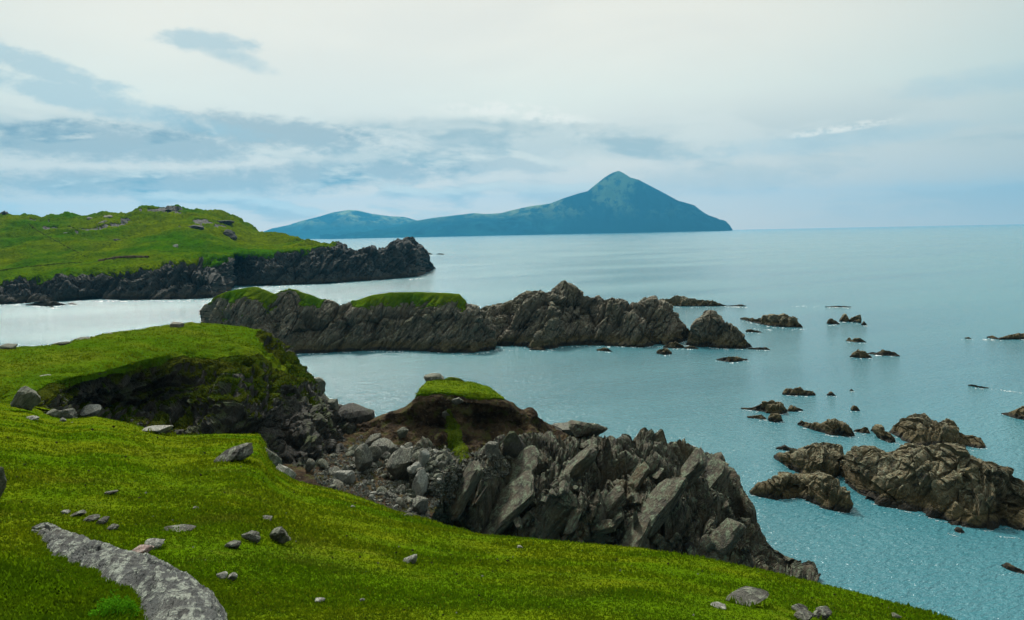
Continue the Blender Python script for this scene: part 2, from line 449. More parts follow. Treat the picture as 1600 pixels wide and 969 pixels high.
def mountain_mat():
    mt, w, out = new_mat('mountain'); p = pos(w)
    n = w.noise(p, .0014, 6, .6); f = w.noise(p, .0075, 4, .6)
    z = w.node('ShaderNodeSeparateXYZ'); w.l.new(p, z.inputs[0])
    c = w.mix(w.step(n, .38, .62), (.003, .030, .045), (.008, .045, .052))  # bluish base puts some of the distance haze into the slope colour
    c = w.mix(w.mul(w.mul(w.step(f, .36, .56), w.step(n, .42, .54)), w.step(z.outputs[2], 170, 480)), c, (.22, .26, .12))  # sunlit patches on the upper slopes, painted into the colour
    principled(w, out, c, .95, .0)
    return mt
MATS['mountain'] = mountain_mat()
def sea_mat():
    mt, w, out = new_mat('sea'); p = pos(w)
    rot = w.node('ShaderNodeVectorRotate', rotation_type='Z_AXIS'); w.put(rot.inputs['Vector'], p); rot.inputs['Angle'].default_value = rad(-28)
    sc = lambda a, b: w.vm('MULTIPLY', rot.outputs[0], (a, b, 1))
    swell = w.noise(sc(.016, .05), 1.0, 3, .5)
    wav = w.noise(sc(.07, .22), 1.0, 3, .55)
    chop = w.noise(sc(.25, .60), 1.0, 4, .6)
    rip = w.noise(sc(1.0, 2.2), 1.0, 3, .6)
    h = w.add(w.add(w.mul(swell, .9), w.mul(wav, .42)), w.add(w.mul(chop, .70), w.mul(rip, .85)))
    pat = w.noise(sc(.004, .016), 1.0, 4, .55)
    rough = w.step(pat, .35, .65, .14, .22)
    c = w.mix(w.step(pat, .35, .65), (.034, .142, .178), (.044, .168, .198))
    pr = principled(w, out, c, rough, .5, h, 1.0, .62)
    pr.inputs['IOR'].default_value = 1.40
    return mt
MATS['sea'] = sea_mat()
mt, w_, o_ = new_mat('foam'); principled(w_, o_, (.55, .62, .63), .9, .1); MATS['foam'] = mt
mt, w_, o_ = new_mat('dung'); principled(w_, o_, (.012, .010, .006), .9, .1); MATS['dung'] = mt

# ------------------------------------------------------------------ the sea
def make_sea():
    rs = [0.5, 30, 80, 200, 500, 1200, 3000, 8000, 21500]
    n = 96; V = []; 
    for r in rs:
        for k in range(n):
            V.append((r * math.cos(2 * PI * k / n), r * math.sin(2 * PI * k / n), 0))
    i = np.arange(len(rs) * n).reshape(len(rs), n); j = np.roll(i, -1, 1)
    Fc = np.stack([i[:-1], j[:-1], j[1:], i[1:]], -1).reshape(-1, 4)[:, ::-1]
    link('sea', mk('sea', np.array(V), Fc, MATS['sea'], True), kind='structure', label='rippled blue green sea stretching to the horizon')
make_sea()

# ------------------------------------------------------------------ far mountains
def far_ridge(name, top, base_d, ridge_d, label, seed, base_py=None, cat='mountain'):
    x0, x1 = top[0][0], top[-1][0]
    L = Loft(x0, x1, 260)
    n = L.px; ty = np.interp(n, [t[0] for t in top], [t[1] for t in top])
    by = np.interp(n, [x0, x1], [base_d[0], base_d[1]])
    L.rows.append(proj(np.stack([wpt(n, ty, by)[:, 0], by, np.full_like(by, -2.0)], -1))); L._ga(0, 0)
    rw = np.stack([n, ty, np.full_like(n, 1.0 / ridge_d)], -1)
    top_w = wpt(n, ty, np.full_like(n, ridge_d)); b_w = wpt(n, proj(wpt(n, ty, by))[:, 1], by); b_w[:, 2] = -2
    for t in (.25, .55, .8):
        mid = b_w * (1 - t) + top_w * t; mid[:, 2] = -2 + (top_w[:, 2] + 2) * t ** .85
        L.rows.append(proj(mid)); L._ga(0, math.sin(PI * t))
    L.rows.append(rw); L._ga(0, 0)
    L.off(1500, 0, a=0); b = L.rows[-1]; pw = wpt(b[:, 0], b[:, 1], 1 / b[:, 2]); pw[:, 2] = -4; L.rows[-1] = proj(pw)
    L.build([10, 14, 14, 12, 10], False)
    P = L.P; N = L.up()
    dsp = fbm(P * np.array([1 / 670, 1 / 670, 1 / 1400.]), 5, seed, .55, True)
    P += N * ((dsp - .55) * L.A * 150 + L.A * 75 * (-.5 + fbm(P * np.array([1 / 480, 1 / 480, 1 / 2400.]), 4, seed + 9, .55, True)))[..., None]
    P[..., 2] += fbm(P / 95, 3, seed + 4) * 7 * L.A
    V = P.reshape(-1, 3)
    link(name, mk(name, V, grid_faces(*P.shape[:2])[:, ::-1], MATS['mountain'], True), label=label, kind='structure')
far_ridge('mountain', [(500, 371), (520, 369), (560, 364.5), (600, 358), (625, 352), (650, 345), (680, 340), (720, 335.5), (740, 333), (760, 334.5), (783, 333), (800, 328.5),
          (830, 322), (860, 318), (880, 310), (905, 302), (918, 299), (930, 289), (945, 277), (957, 270), (966.5, 266.8), (975, 271), (985, 277.5), (998, 281), (1015, 290),
          (1040, 303), (1060, 314), (1072, 317), (1085, 321), (1095, 329), (1105, 335.5), (1120, 341), (1132, 347), (1140, 354), (1144, 360)],
          (10100, 13100), 12300, 'blue hazy mountain island with a pointed peak rising from the sea', 3)
far_ridge('hill', [(404, 365), (425, 357), (450, 352), (470, 345.5), (500, 338), (520, 332), (545, 328), (560, 329), (580, 334), (610, 338), (632, 339), (650, 344), (680, 352), (760, 365)],
          (13100, 13800), 15300, 'paler blue hazy hill behind the left end of the mountain island', 8)

# ------------------------------------------------------------------ far headland
def far_headland():
    nu = 560
    L = Loft(-260, 676, nu)
    base = [(-260, 480), (0, 476), (60, 473), (100, 471), (150, 468), (220, 469), (290, 468), (330, 466), (352, 462), (358, 452), (368, 447), (420, 446.5), (500, 444), (540, 441), (600, 437), (655, 432), (668, 426), (676, 421)]
    edge = [(-260, 452), (0, 444), (60, 438), (130, 428), (160, 424), (200, 424), (240, 418), (280, 413), (330, 408), (352, 412), (370, 402), (420, 398), (450, 396), (490, 391), (515, 386), (530, 386), (550, 393), (565, 398), (580, 397), (600, 392), (612, 384), (640, 383), (655, 386), (663, 395), (668, 408), (676, 420)]
    edge2 = [(-260, 440), (0, 434), (60, 428), (110, 421), (160, 415), (200, 412), (240, 409), (290, 401), (340, 397), (400, 394), (450, 391.5), (490, 386), (515, 381), (530, 383), (550, 390), (565, 396), (580, 394), (600, 388), (612, 380), (640, 378.5), (655, 381.5), (663, 391), (668, 406), (676, 419)]
    sky = [(-260, 344), (0, 339), (20, 339), (60, 337.5), (100, 334.5), (130, 335), (160, 330), (180, 331), (200, 332), (220, 327), (240, 324.5), (270, 323.5), (300, 327), (330, 331), (350, 334), (365, 338), (380, 349), (400, 361), (415, 367), (440, 371), (480, 374), (515, 380),
           (530, 382.5), (550, 389.5), (565, 395.5), (580, 393.5), (600, 387.5), (612, 379), (625, 376), (640, 378), (655, 381), (663, 390), (668, 405), (676, 418.5)]
    px = L.px
    bpy_ = np.interp(px, [t[0] for t in base], [t[1] for t in base]); bd = dz(px, bpy_, 0.0)
    sm = lambda a, k: np.convolve(np.pad(a, k, 'edge'), np.hanning(2 * k + 1) / np.hanning(2 * k + 1).sum(), 'valid')
    bds = [bd, sm(bd, 14), sm(bd, 40), sm(bd, 70), sm(bd, 100), sm(bd, 110)]; bdi = [1]
    L.rows.append(np.stack([px, bpy_, 1 / bd], -1)); L._ga(0, .4)
    def rr(pts, extra, g, a):
        y = np.interp(px, [t[0] for t in pts], [t[1] for t in pts])
        e = np.interp(px, [t[0] for t in extra], [t[1] for t in extra])
        L.rows.append(np.stack([px, y, 1 / np.maximum(bds[min(bdi[0], 5)] + e, bd + 2)], -1)); L._ga(g, a); bdi[0] += 1
    gr = [(-260, 1), (480, 1), (515, .75), (535, .2), (560, 0), (676, 0)]
    rr([(a, b * .5 + np.interp(a, [t[0] for t in edge], [t[1] for t in edge]) * .5) for a, b in base], [(-260, 8), (676, 6)], 0, 1)
    rr(edge, [(-260, 18), (500, 16), (560, 14), (676, 8)], [(-260, .6), (350, .45), (480, .5), (530, 0), (676, 0)], .9)
    rr(edge2, [(-260, 40), (300, 44), (480, 34), (560, 20), (676, 10)], gr, [(-260, .12), (480, .15), (560, .9), (676, .9)])
    mid = [(a, b * .5 + np.interp(a, [t[0] for t in edge2], [t[1] for t in edge2]) * .5) for a, b in sky]
    rr(mid, [(-260, 150), (300, 150), (420, 130), (500, 50), (560, 26), (676, 14)], [(-260, .95), (480, 1), (535, .2), (560, 0), (676, 0)], [(-260, .30), (480, .2), (560, 1), (676, 1)])
    rr(sky, [(-260, 270), (300, 290), (380, 280), (480, 90), (560, 32), (676, 16)], [(-260, .8), (380, .8), (440, 1), (515, .7), (535, .2), (560, 0), (676, 0)], [(-260, .35), (350, .45), (480, .2), (560, .8), (676, .6)])
    L.off([(-260, 60), (676, 15)], [(-260, -25), (676, -8)], g=.6, a=.4)
    L.off([(-260, 60), (676, 20)], -80, g=0, a=.2)
    L.build([14, 12, 10, 34, 34, 8, 6], True)
    P = L.P; N = L.up()
    rd = rockdisp(P, 3.6, 21) * 1.0 + 3.0 * fbm(P * np.array([1 / 16, 1 / 16, 1 / 50]), 3, 22, .5, True)
    hump = fbm(P / 38, 4, 5) * 11 + fbm(P / 12, 3, 6) * 1.8
    P += N * (rd * L.A * 1.0 + hump * np.clip(L.G, 0, 1) * .55)[..., None]
    N2 = L.up()
    crag = np.clip((fbm(P * np.array([1 / 30, 1 / 30, 1 / 14.]), 4, 15) - .10) * 4, 0, 1) * np.clip((P[..., 2] - 26) / 14, 0, 1)
    mask = (L.G + fbm(P / 9, 3, 31) * .28 + (N2[..., 2] - .55) * .30 - crag * .55) > .50
    root = empty('headland', kind='structure', label='green headland across the bay with dark cliffs along its foot')
    split('cliff', 'turf', L, mask, MATS['rock_far'], MATS['turf_far'], root, sod=.7)
    return L
far_L = far_headland()

# ------------------------------------------------------------------ foreground hillside
def hillside():
    L = Loft(-260, 1780, 680)
    brow = [(-260, 625, 50), (-60, 632, 48), (0, 634, 47), (45, 640, 46), (70, 650, 45), (100, 656, 44), (150, 653, 43), (185, 660, 42), (230, 671, 41), (262, 680, 40), (300, 681, 39.5), (350, 678, 39.5), (404, 679, 39), (412, 690, 38), (418, 712, 37), (432, 733, 36), (460, 750, 34.5), (500, 762, 32.5),
            (540, 772, 30.5), (580, 786, 29), (620, 800, 27.5), (690, 818, 24.5), (750, 834, 21.5), (850, 846.5, 18.3), (930, 851, 16.8), (1000, 856, 15.8), (1050, 863, 15.2), (1100, 873, 14.6), (1200, 896, 13.5), (1300, 920, 12.6), (1400, 946, 11.8), (1470, 968, 11.2), (1600, 1015, 10.5), (1780, 1085, 9.8)]
    L.row([(-260, 3000, .75), (1780, 3000, .75)], g=1, a=0)
    L.row([(-260, 1350, 1.95), (800, 1350, 1.95), (1780, 1350, 2.3)], g=1, a=.1)
    L.row([(-260, 1120, 3.2), (400, 1120, 3.15), (900, 1120, 3.3), (1400, 1120, 4.3), (1780, 1180, 5.6)], g=1, a=.3)
    L.row([(-260, 972, 5.2), (300, 972, 5.1), (700, 972, 5.4), (1000, 972, 5.9), (1200, 975, 6.9), (1400, 1000, 8.1), (1600, 1060, 8.3), (1780, 1125, 8.0)], g=1, a=1)
    bx = [b[0] for b in brow]
    def between(t, qf):
        r0 = L.rows[3]; k = int(46 * (1.25 - t)); kn = np.hanning(2 * k + 3)[1:-1]; kn /= kn.sum()
        smo = lambda v: np.convolve(np.pad(v, k, 'edge'), kn, 'valid')
        by = smo(np.interp(L.px, bx, [b[1] for b in brow])); bq = smo(np.interp(L.px, bx, [1 / b[2] for b in brow]))
        L.rows.append(np.stack([L.px, r0[:, 1] * (1 - t) + by * t, r0[:, 2] * (1 - qf) + bq * qf], -1)); L._ga(1, 1)
    between(.4, .42); between(.75, .76)
    L.row(brow, g=1, a=.7)
    L.off([(-260, 4), (60, 3), (100, .8), (420, .8), (480, 2.5), (1780, 4)], [(-260, -.4), (60, -.9), (100, -1.1), (420, -1.2), (480, -1.6), (900, -2.4), (1780, -3.2)], g=1, a=.2)
    L.off([(-260, 4), (60, 3), (100, 1.0), (420, 1.2), (480, 4), (1780, 6)], [(-260, -2), (60, -3), (100, -6), (420, -6), (480, -5), (900, -5), (1780, -6)], g=.5, a=.2)
    L.off([(-260, 4), (60, 3), (100, 1.0), (420, 1.5), (480, 6), (1780, 12)], [(-260, -8), (100, -9), (480, -10), (1780, -14)], g=0, a=.2)
    L.build([4, 8, 22, 36, 60, 70, 70, 12, 10, 10], True)
    P = L.P
    dd = P[..., 1]
    amp = np.clip(dd / 26, .12, 1.0)
    P[..., 2] += L.A * amp * (.22 * fbm(P / 5.5, 3, 41) + .10 * fbm(P / 1.6, 3, 42) + .035 * fbm(P / .4, 2, 43))
    mc = wpt(np.array(85.), np.array(925.), np.array(6.0))
    rr = ((P[..., 0] - mc[0] + .1) / .55) ** 2 + ((P[..., 1] - mc[1]) / .8) ** 2
    P[..., 2] += .05 * np.exp(-rr) * (1 + .9 * fbm(P / .28, 3, 44)) + .05 * np.exp(-rr * .5) * fbm(P / .12, 2, 45)
    V = P.reshape(-1, 3); Fc = grid_faces(*P.shape[:2])[:, ::-1]
    link('hillside', mk('hillside', V, Fc, MATS['turf'], True), kind='structure', label='smooth grazed grass slope falling away from the viewer')
    return L, V, Fc
hill_L, hill_V, hill_F = hillside()
turf_patches.append((hill_V, hill_F))

# ------------------------------------------------------------------ near promontory with the dark hollow
def promontory():
    L = Loft(-260, 578, 520)
    L.row([(-260, 655, 49.5), (40, 660, 47.5), (100, 690, 50), (200, 712, 55), (300, 738, 58), (400, 765, 60), (460, 770, 64), (500, 750, 70), (540, 728, 76), (578, 712, 80)], g=[(-260, 1), (50, .6), (80, 0), (578, 0)], a=.8)
    L.row([(-260, 643, 51), (40, 648, 49.5), (100, 655, 55.5), (160, 666, 61), (230, 680, 65), (300, 690, 65), (350, 690, 64), (400, 712, 66), (440, 730, 70), (460, 712, 71), (480, 690, 71), (500, 690, 74), (540, 690, 82), (578, 690, 86)], g=[(-260, 1), (50, .8), (80, .3), (200, .45), (290, .4), (350, .2), (578, 0)], a=1)
    L.row([(-260, 630, 53), (40, 636, 51), (80, 634, 56), (110, 630, 60.5), (160, 630, 68), (240, 640, 74), (290, 640, 72), (320, 636, 69), (360, 630, 68), (420, 650, 71), (450, 660, 76), (480, 650, 77), (500, 652, 80), (540, 668, 86), (578, 680, 88)], g=[(-260, 1), (40, .9), (80, .35), (250, .48), (300, .5), (400, .55), (430, .2), (578, .1)], a=1)
    L.row([(-260, 612, 55), (40, 620, 53), (80, 615, 56.5), (110, 606, 60.5), (160, 598, 66.5), (230, 588, 74), (300, 585, 75), (350, 585, 74.5), (400, 590, 75.5), (440, 605, 79), (470, 615, 82), (500, 634, 84), (540, 650, 89), (578, 674, 89.5)], g=[(-260, 1), (40, 1), (90, .42), (160, .46), (250, .48), (320, .5), (430, .55), (480, .4), (510, .2), (578, .1)], a=[(-260, .1), (60, .5), (578, .8)])
    L.row([(-260, 600, 56.5), (40, 606, 54.5), (100, 594, 58.6), (160, 583, 63.2), (230, 563, 72), (300, 548, 79), (350, 547, 81.5), (385, 540, 84), (410, 545, 86), (440, 580, 87), (470, 602, 87.5), (500, 627, 88), (540, 645, 91), (578, 671, 90.5)], g=[(-260, 1), (400, 1), (450, .9), (480, .55), (510, .1), (578, .1)], a=[(-260, .05), (60, .25), (380, .3), (420, .7), (578, .8)])
    L.row([(-260, 575, 64), (0, 575, 63), (100, 564, 68), (160, 552, 72), (230, 535, 79), (300, 525, 85), (350, 525, 88), (385, 522, 90), (410, 526, 91), (440, 562, 91), (470, 594, 91), (500, 622, 91), (540, 638, 93), (578, 669, 91.5)], g=[(-260, 1), (395, 1), (410, .5), (425, .6), (450, .9), (480, .55), (510, .15), (578, .1)], a=[(-260, .05), (390, .1), (420, .6), (578, .7)])
    L.row([(-260, 556, 76), (0, 545, 75), (50, 541, 76), (100, 537, 79), (150, 527, 82), (200, 518, 86), (260, 508, 91), (300, 504.5, 94), (340, 507, 96), (380, 512, 96), (405, 518, 96), (430, 545, 95), (452, 572, 94), (478, 601, 94), (505, 622, 93), (530, 634, 95), (560, 655, 94), (578, 668, 93)], g=[(-260, 1), (400, 1), (425, .6), (450, .8), (480, .4), (510, .1), (578, .1)], a=[(-260, .05), (390, .05), (430, .4), (578, .6)])
    L.off(7, -2.2, g=[(-260, 1), (400, .8), (450, .3), (578, 0)], a=.3)
    L.off([(-260, 12), (420, 6), (578, 5)], -9, g=0, a=.8)
    L.off([(-260, 10), (578, 6)], -18, g=0, a=.8)
    L.build([16, 34, 34, 26, 30, 30, 26, 8, 8, 6], False)
    for _ in range(2):
        L.P[:, 1:-1] = .25 * L.P[:, :-2] + .5 * L.P[:, 1:-1] + .25 * L.P[:, 2:]
    P = L.P; N = L.up()
    # slumped terraces on the mossy face
    terr = fbm(P * np.array([.10, .10, .62]) + fbm(P / 4, 2, 3)[..., None] * .6, 4, 71, .55, True)
    face = np.clip(1 - np.abs(L.G - .55) * 2.2, 0, 1)
    rd = rockdisp(P, 1.25, 63)
    P += N * (L.A * (rd * (1 - L.G * .7)) * .85 + face * terr * 1.5 + L.G * (.30 * fbm(P / 5, 3, 66) + .12 * fbm(P / 1.2, 2, 67)))[..., None]
    N2 = L.up()
    mask = (L.G + fbm(P / 2.2, 4, 68, .6) * .42 + (N2[..., 2] - .5) * .45) > .5
    top = mask & (L.G + fbm(P / 3.0, 3, 69) * .12 > .85)
    root = empty('promontory', kind='structure', label='green promontory with a dark hollow cut into its near side')
    nu, nv = P.shape[:2]; Fc = grid_faces(nu, nv)[:, ::-1]; V = P.reshape(-1, 3)
    mf = mask.reshape(-1)[Fc].mean(1) > .5; tf = (top.reshape(-1)[Fc].mean(1) > .5)
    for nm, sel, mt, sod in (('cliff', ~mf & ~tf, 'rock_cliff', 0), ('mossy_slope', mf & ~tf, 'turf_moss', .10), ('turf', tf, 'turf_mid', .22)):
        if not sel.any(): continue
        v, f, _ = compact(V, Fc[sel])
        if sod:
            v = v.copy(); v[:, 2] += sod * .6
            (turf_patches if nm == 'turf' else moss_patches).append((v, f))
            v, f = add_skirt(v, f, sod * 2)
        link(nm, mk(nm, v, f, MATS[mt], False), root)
    return L, V, Fc
prom_L, prom_V, prom_F = promontory()

# ------------------------------------------------------------------ cove floor and earth stack
def earth_stack():
    L = Loft(436, 905, 400)
    L.row([(436, 790, 58), (520, 800, 57), (600, 830, 54), (680, 850, 53), (760, 850, 55), (905, 850, 58)], a=.5)
    L.row([(436, 745, 66), (470, 748, 66), (540, 768, 64.5), (600, 790, 62.5), (650, 808, 61), (700, 830, 58), (760, 860, 57), (905, 870, 60)], a=.6)
    L.row([(436, 722, 74), (480, 716, 75), (520, 718, 74), (560, 724, 73), (600, 728, 73), (660, 742, 72), (700, 750, 71), (760, 765, 68), (830, 770, 68), (905, 770, 68)], a=.6)
    L.row([(436, 705, 81), (480, 700, 82), (520, 702, 81.5), (560, 698, 81), (600, 700, 81), (640, 705, 80.5), (680, 712, 79), (710, 722, 77), (740, 722, 77.5), (800, 720, 79), (840, 716, 81), (905, 715, 83)], a=1)
    L.row([(436, 700, 84), (480, 693, 85.5), (510, 693, 86), (540, 690, 86), (570, 680, 86), (600, 670, 86), (650, 664, 86), (690, 668, 84), (715, 672, 83), (740, 664, 86), (790, 660, 87), (830, 668, 88), (860, 676, 91), (905, 686, 95)], a=1)
    L.row([(436, 697, 86), (480, 690, 87), (510, 689.5, 88), (540, 682, 87.5), (570, 668, 87), (600, 655, 86.5), (640, 642, 85.5), (655, 628, 84.6), (690, 626, 84), (720, 628, 83.8), (750, 630, 84), (786, 633, 84.5), (800, 640, 86), (815, 648, 88), (836, 656, 90), (860, 672, 93), (905, 684, 98)], g=[(436, 0), (650, 0), (656, .18), (784, .18), (790, 0), (905, 0)], a=.8)
    L.row([(436, 695, 89), (480, 689, 89), (510, 688, 90), (530, 685, 89.6), (545, 676.5, 89), (575, 662, 88.6), (600, 650, 88), (630, 640, 87), (652, 624, 86), (657, 612, 85.5), (690, 611, 85.5), (720, 614, 85.3), (750, 617, 85.4), (775, 622, 85.6), (786, 626, 86), (800, 633.5, 87), (815, 644, 89), (830, 642, 90), (836, 652, 91), (860, 668, 95), (905, 682, 100)], g=[(436, .1), (648, .1), (657, 1), (784, 1), (790, .1), (905, 0)], a=[(436, .5), (650, .3), (660, .1), (780, .1), (800, .6), (905, .6)])
    L.row([(436, 694, 91), (480, 688.5, 91), (510, 687.5, 92), (530, 684.5, 91.5), (545, 676, 91), (575, 661.5, 90.6), (600, 649.5, 90), (630, 639, 89), (650, 622, 89), (658, 608, 89.5), (668, 599, 91), (690, 596, 92), (720, 598, 92), (745, 601, 92), (762, 606, 91), (775, 615, 89), (786, 625, 87.5), (800, 632.5, 88.5), (815, 643, 90.5), (830, 641, 91.5), (836, 651, 92.5), (860, 667, 97), (905, 681, 102)], g=[(436, .2), (645, .2), (657, 1), (784, 1), (790, .1), (905, 0)], a=[(436, .4), (650, .2), (660, .05), (780, .05), (800, .5), (905, .5)])
    L.off(3, -2.5, g=0, a=.5)
    L.off(8, -9, a=1)
    L.off(8, -16, a=1)
    L.build([12, 26, 26, 26, 36, 36, 22, 18, 8, 8, 6], False)
    P = L.P; N = L.up()
    P += N * (L.A * (.85 * fbm(P / 2.4, 4, 81, .62) + .8 * fbm(P / 3.6, 4, 83, .55, True) + .18 * fbm(P / .5, 2, 84)) + L.G * .2 * fbm(P / 1.6, 3, 85))[..., None]
    px_, py_ = proj(P)[..., 0], proj(P)[..., 1]
    # tongue of moss down the middle of the earth face
    cx = np.interp(py_, [640, 670, 700, 722], [700, 708, 714, 716]); wd = np.interp(py_, [630, 655, 690, 715, 728], [2, 8, 13, 17, 3])
    moss = (np.abs(px_ - cx) + fbm(P / 1.0, 3, 90) * 9 < wd) & (py_ > 640) & (py_ < 728) & (P[..., 1] < 88)
    mask = (L.G + fbm(P / 1.3, 3, 88) * .15) > .5
    root = empty('earth_stack', loc=(0, 0, 0), label='dark brown earth bank with a flat grass cap, standing in the cove beside the crag', cat='earth bank')
    nu, nv = P.shape[:2]; Fc = grid_faces(nu, nv)[:, ::-1]; V = P.reshape(-1, 3)
    cut = ((px_ > 712 - np.clip(py_ - 725, 0, 90) * .45) & (py_ > 725) & (P[..., 1] < 79)).reshape(-1)
    Fc = Fc[cut[Fc].mean(1) < .5]
    mf = mask.reshape(-1)[Fc].mean(1) > .5; sf = (moss.reshape(-1)[Fc].mean(1) > .5) & ~mf
    floor = ((Fc[:, 0] % nv) < 62) & ~mf & ~sf
    for nm, sel, mt, sod in (('earth_face', ~mf & ~sf & ~floor, 'earth', 0), ('grass_cap', mf, 'turf_cap', .25), ('moss_tongue', sf, 'turf_moss2', .12)):
        v, f, _ = compact(V, Fc[sel])
        if sod:
            v = v.copy(); v[:, 2] += sod * .7; turf_patches.append((v, f)); v, f = add_skirt(v, f, sod * 2.4)
        link(nm, mk(nm, v, f, MATS[mt]), root)
    v, f, _ = compact(V, Fc[floor])
    link('cove_floor', mk('cove_floor', v, f, MATS['earth']), kind='structure', label='bare earth floor of the cove under the fallen stones')
    return L, V, Fc
MATS['turf_moss2'] = grass_mat('turf_moss2', 2.0, (.050, .085, .006), (.075, .095, .010), (.02, .035, .004))
es_L, es_V, es_F = earth_stack()

# ------------------------------------------------------------------ the big crag
def crag():
    L = Loft(640, 1276, 560)
    L.row([(640, 850), (760, 868), (850, 885), (1000, 895), (1100, 910), (1200, 930), (1276, 932)], z=1.0, a=.6)
    L.row([(640, 828), (700, 836), (760, 850), (850, 862), (950, 866), (1000, 868), (1100, 884), (1200, 908), (1240, 912), (1276, 920)], z=3.2, a=.8)
    def rowz(pts, g=0, a=1):
        p = np.array(pts, float); py = np.interp(L.px, p[:, 0], p[:, 1]); z = np.interp(L.px, p[:, 0], p[:, 2])
        L.rows.append(np.stack([L.px, py, 1 / dz(L.px, py, z)], -1)); L._ga(g, a)
    rowz([(640, 800, 6.5), (690, 790, 7.5), (720, 800, 6.0), (780, 815, 4.8), (850, 800, 6.2), (900, 805, 6.4), (950, 815, 5.5), (1000, 820, 5.6), (1050, 835, 5.0), (1100, 845, 4.4), (1150, 860, 3.8), (1200, 880, 2.6), (1240, 895, 1.2), (1276, 914, .2)])
    rowz([(640, 765, 8.5), (690, 745, 9.5), (730, 760, 8.0), (780, 765, 7.2), (830, 750, 8.0), (880, 755, 8.0), (940, 775, 7.0), (1000, 775, 7.0), (1050, 785, 6.4), (1090, 800, 6.0), (1130, 820, 5.0), (1180, 845, 3.6), (1220, 872, 1.8), (1250, 890, .7), (1276, 911, 0)])
    rowz([(640, 730, 9.5), (690, 722, 10.0), (740, 725, 9.0), (790, 720, 9.0), (840, 722, 8.8), (890, 715, 9.2), (950, 735, 8.0), (1000, 730, 8.3), (1050, 745, 7.4), (1090, 760, 6.8), (1130, 785, 5.8), (1165, 815, 4.2), (1200, 850, 2.2), (1250, 887, .5), (1276, 910, -.1)])
    rowz([(640, 715, 9.5), (700, 712, 9.0), (760, 705, 8.6), (820, 692, 8.6), (870, 690, 8.6), (920, 693, 8.8), (960, 700, 8.4), (1000, 700, 8.4), (1050, 710, 7.6), (1100, 722, 7.4), (1135, 748, 6.4), (1160, 785, 4.6), (1195, 840, 2.2), (1250, 885, .4), (1276, 909, -.2)])
    rowz([(640, 710, 8.0), (700, 706, 8), (760, 696, 7.6), (820, 682, 8.0), (850, 673, 8.2), (880, 676, 8.2), (905, 672, 8.6), (940, 680, 8.4), (965, 683, 8.4), (1000, 683, 8.2), (1030, 694, 7.6), (1052, 690, 7.8), (1070, 699, 7.4), (1100, 707, 7.4), (1128, 714, 7.2), (1140, 735, 6.4), (1155, 752, 5.8), (1163, 772, 4.8), (1180, 795, 3.6), (1190, 828, 2.2), (1215, 852, 1.4), (1240, 871, .9), (1256, 886, .4), (1276, 909, -.3)], a=.35)
    L.off(3, -2.2, a=.5)
    L.off(5, -6, a=1)
    L.off(6, -8, a=1)
    L.build([8, 30, 40, 42, 36, 30, 24, 10, 8, 6], False)
    P = L.P; N = L.up()
    P += N * (L.A * rockdisp(P, 1.35, 101, .75, 1.9) * .9)[..., None]
    zf = np.clip(P[..., 2] / 5, .15, 1)
    P[..., 2] += L.A * zf * (1.7 * blocks(P, 4.6, 131, .08) + .35 * np.clip(strata(P, 2.0, 137, 2.0), -1, 1) + 1.4 * fbm(P / 6.0, 3, 133, .5, True))
    V = P.reshape(-1, 3); Fc = grid_faces(*P.shape[:2])[:, ::-1]
    root = empty('rock_outcrop', label='large jagged grey crag of tilted slabs below the near grass slope', cat='crag')
    link('rock_body', mk('rock_body', V, Fc, MATS['rock_crag']), root)
    return L, V, Fc, root
cr_L, cr_V, cr_F, crag_root = crag()

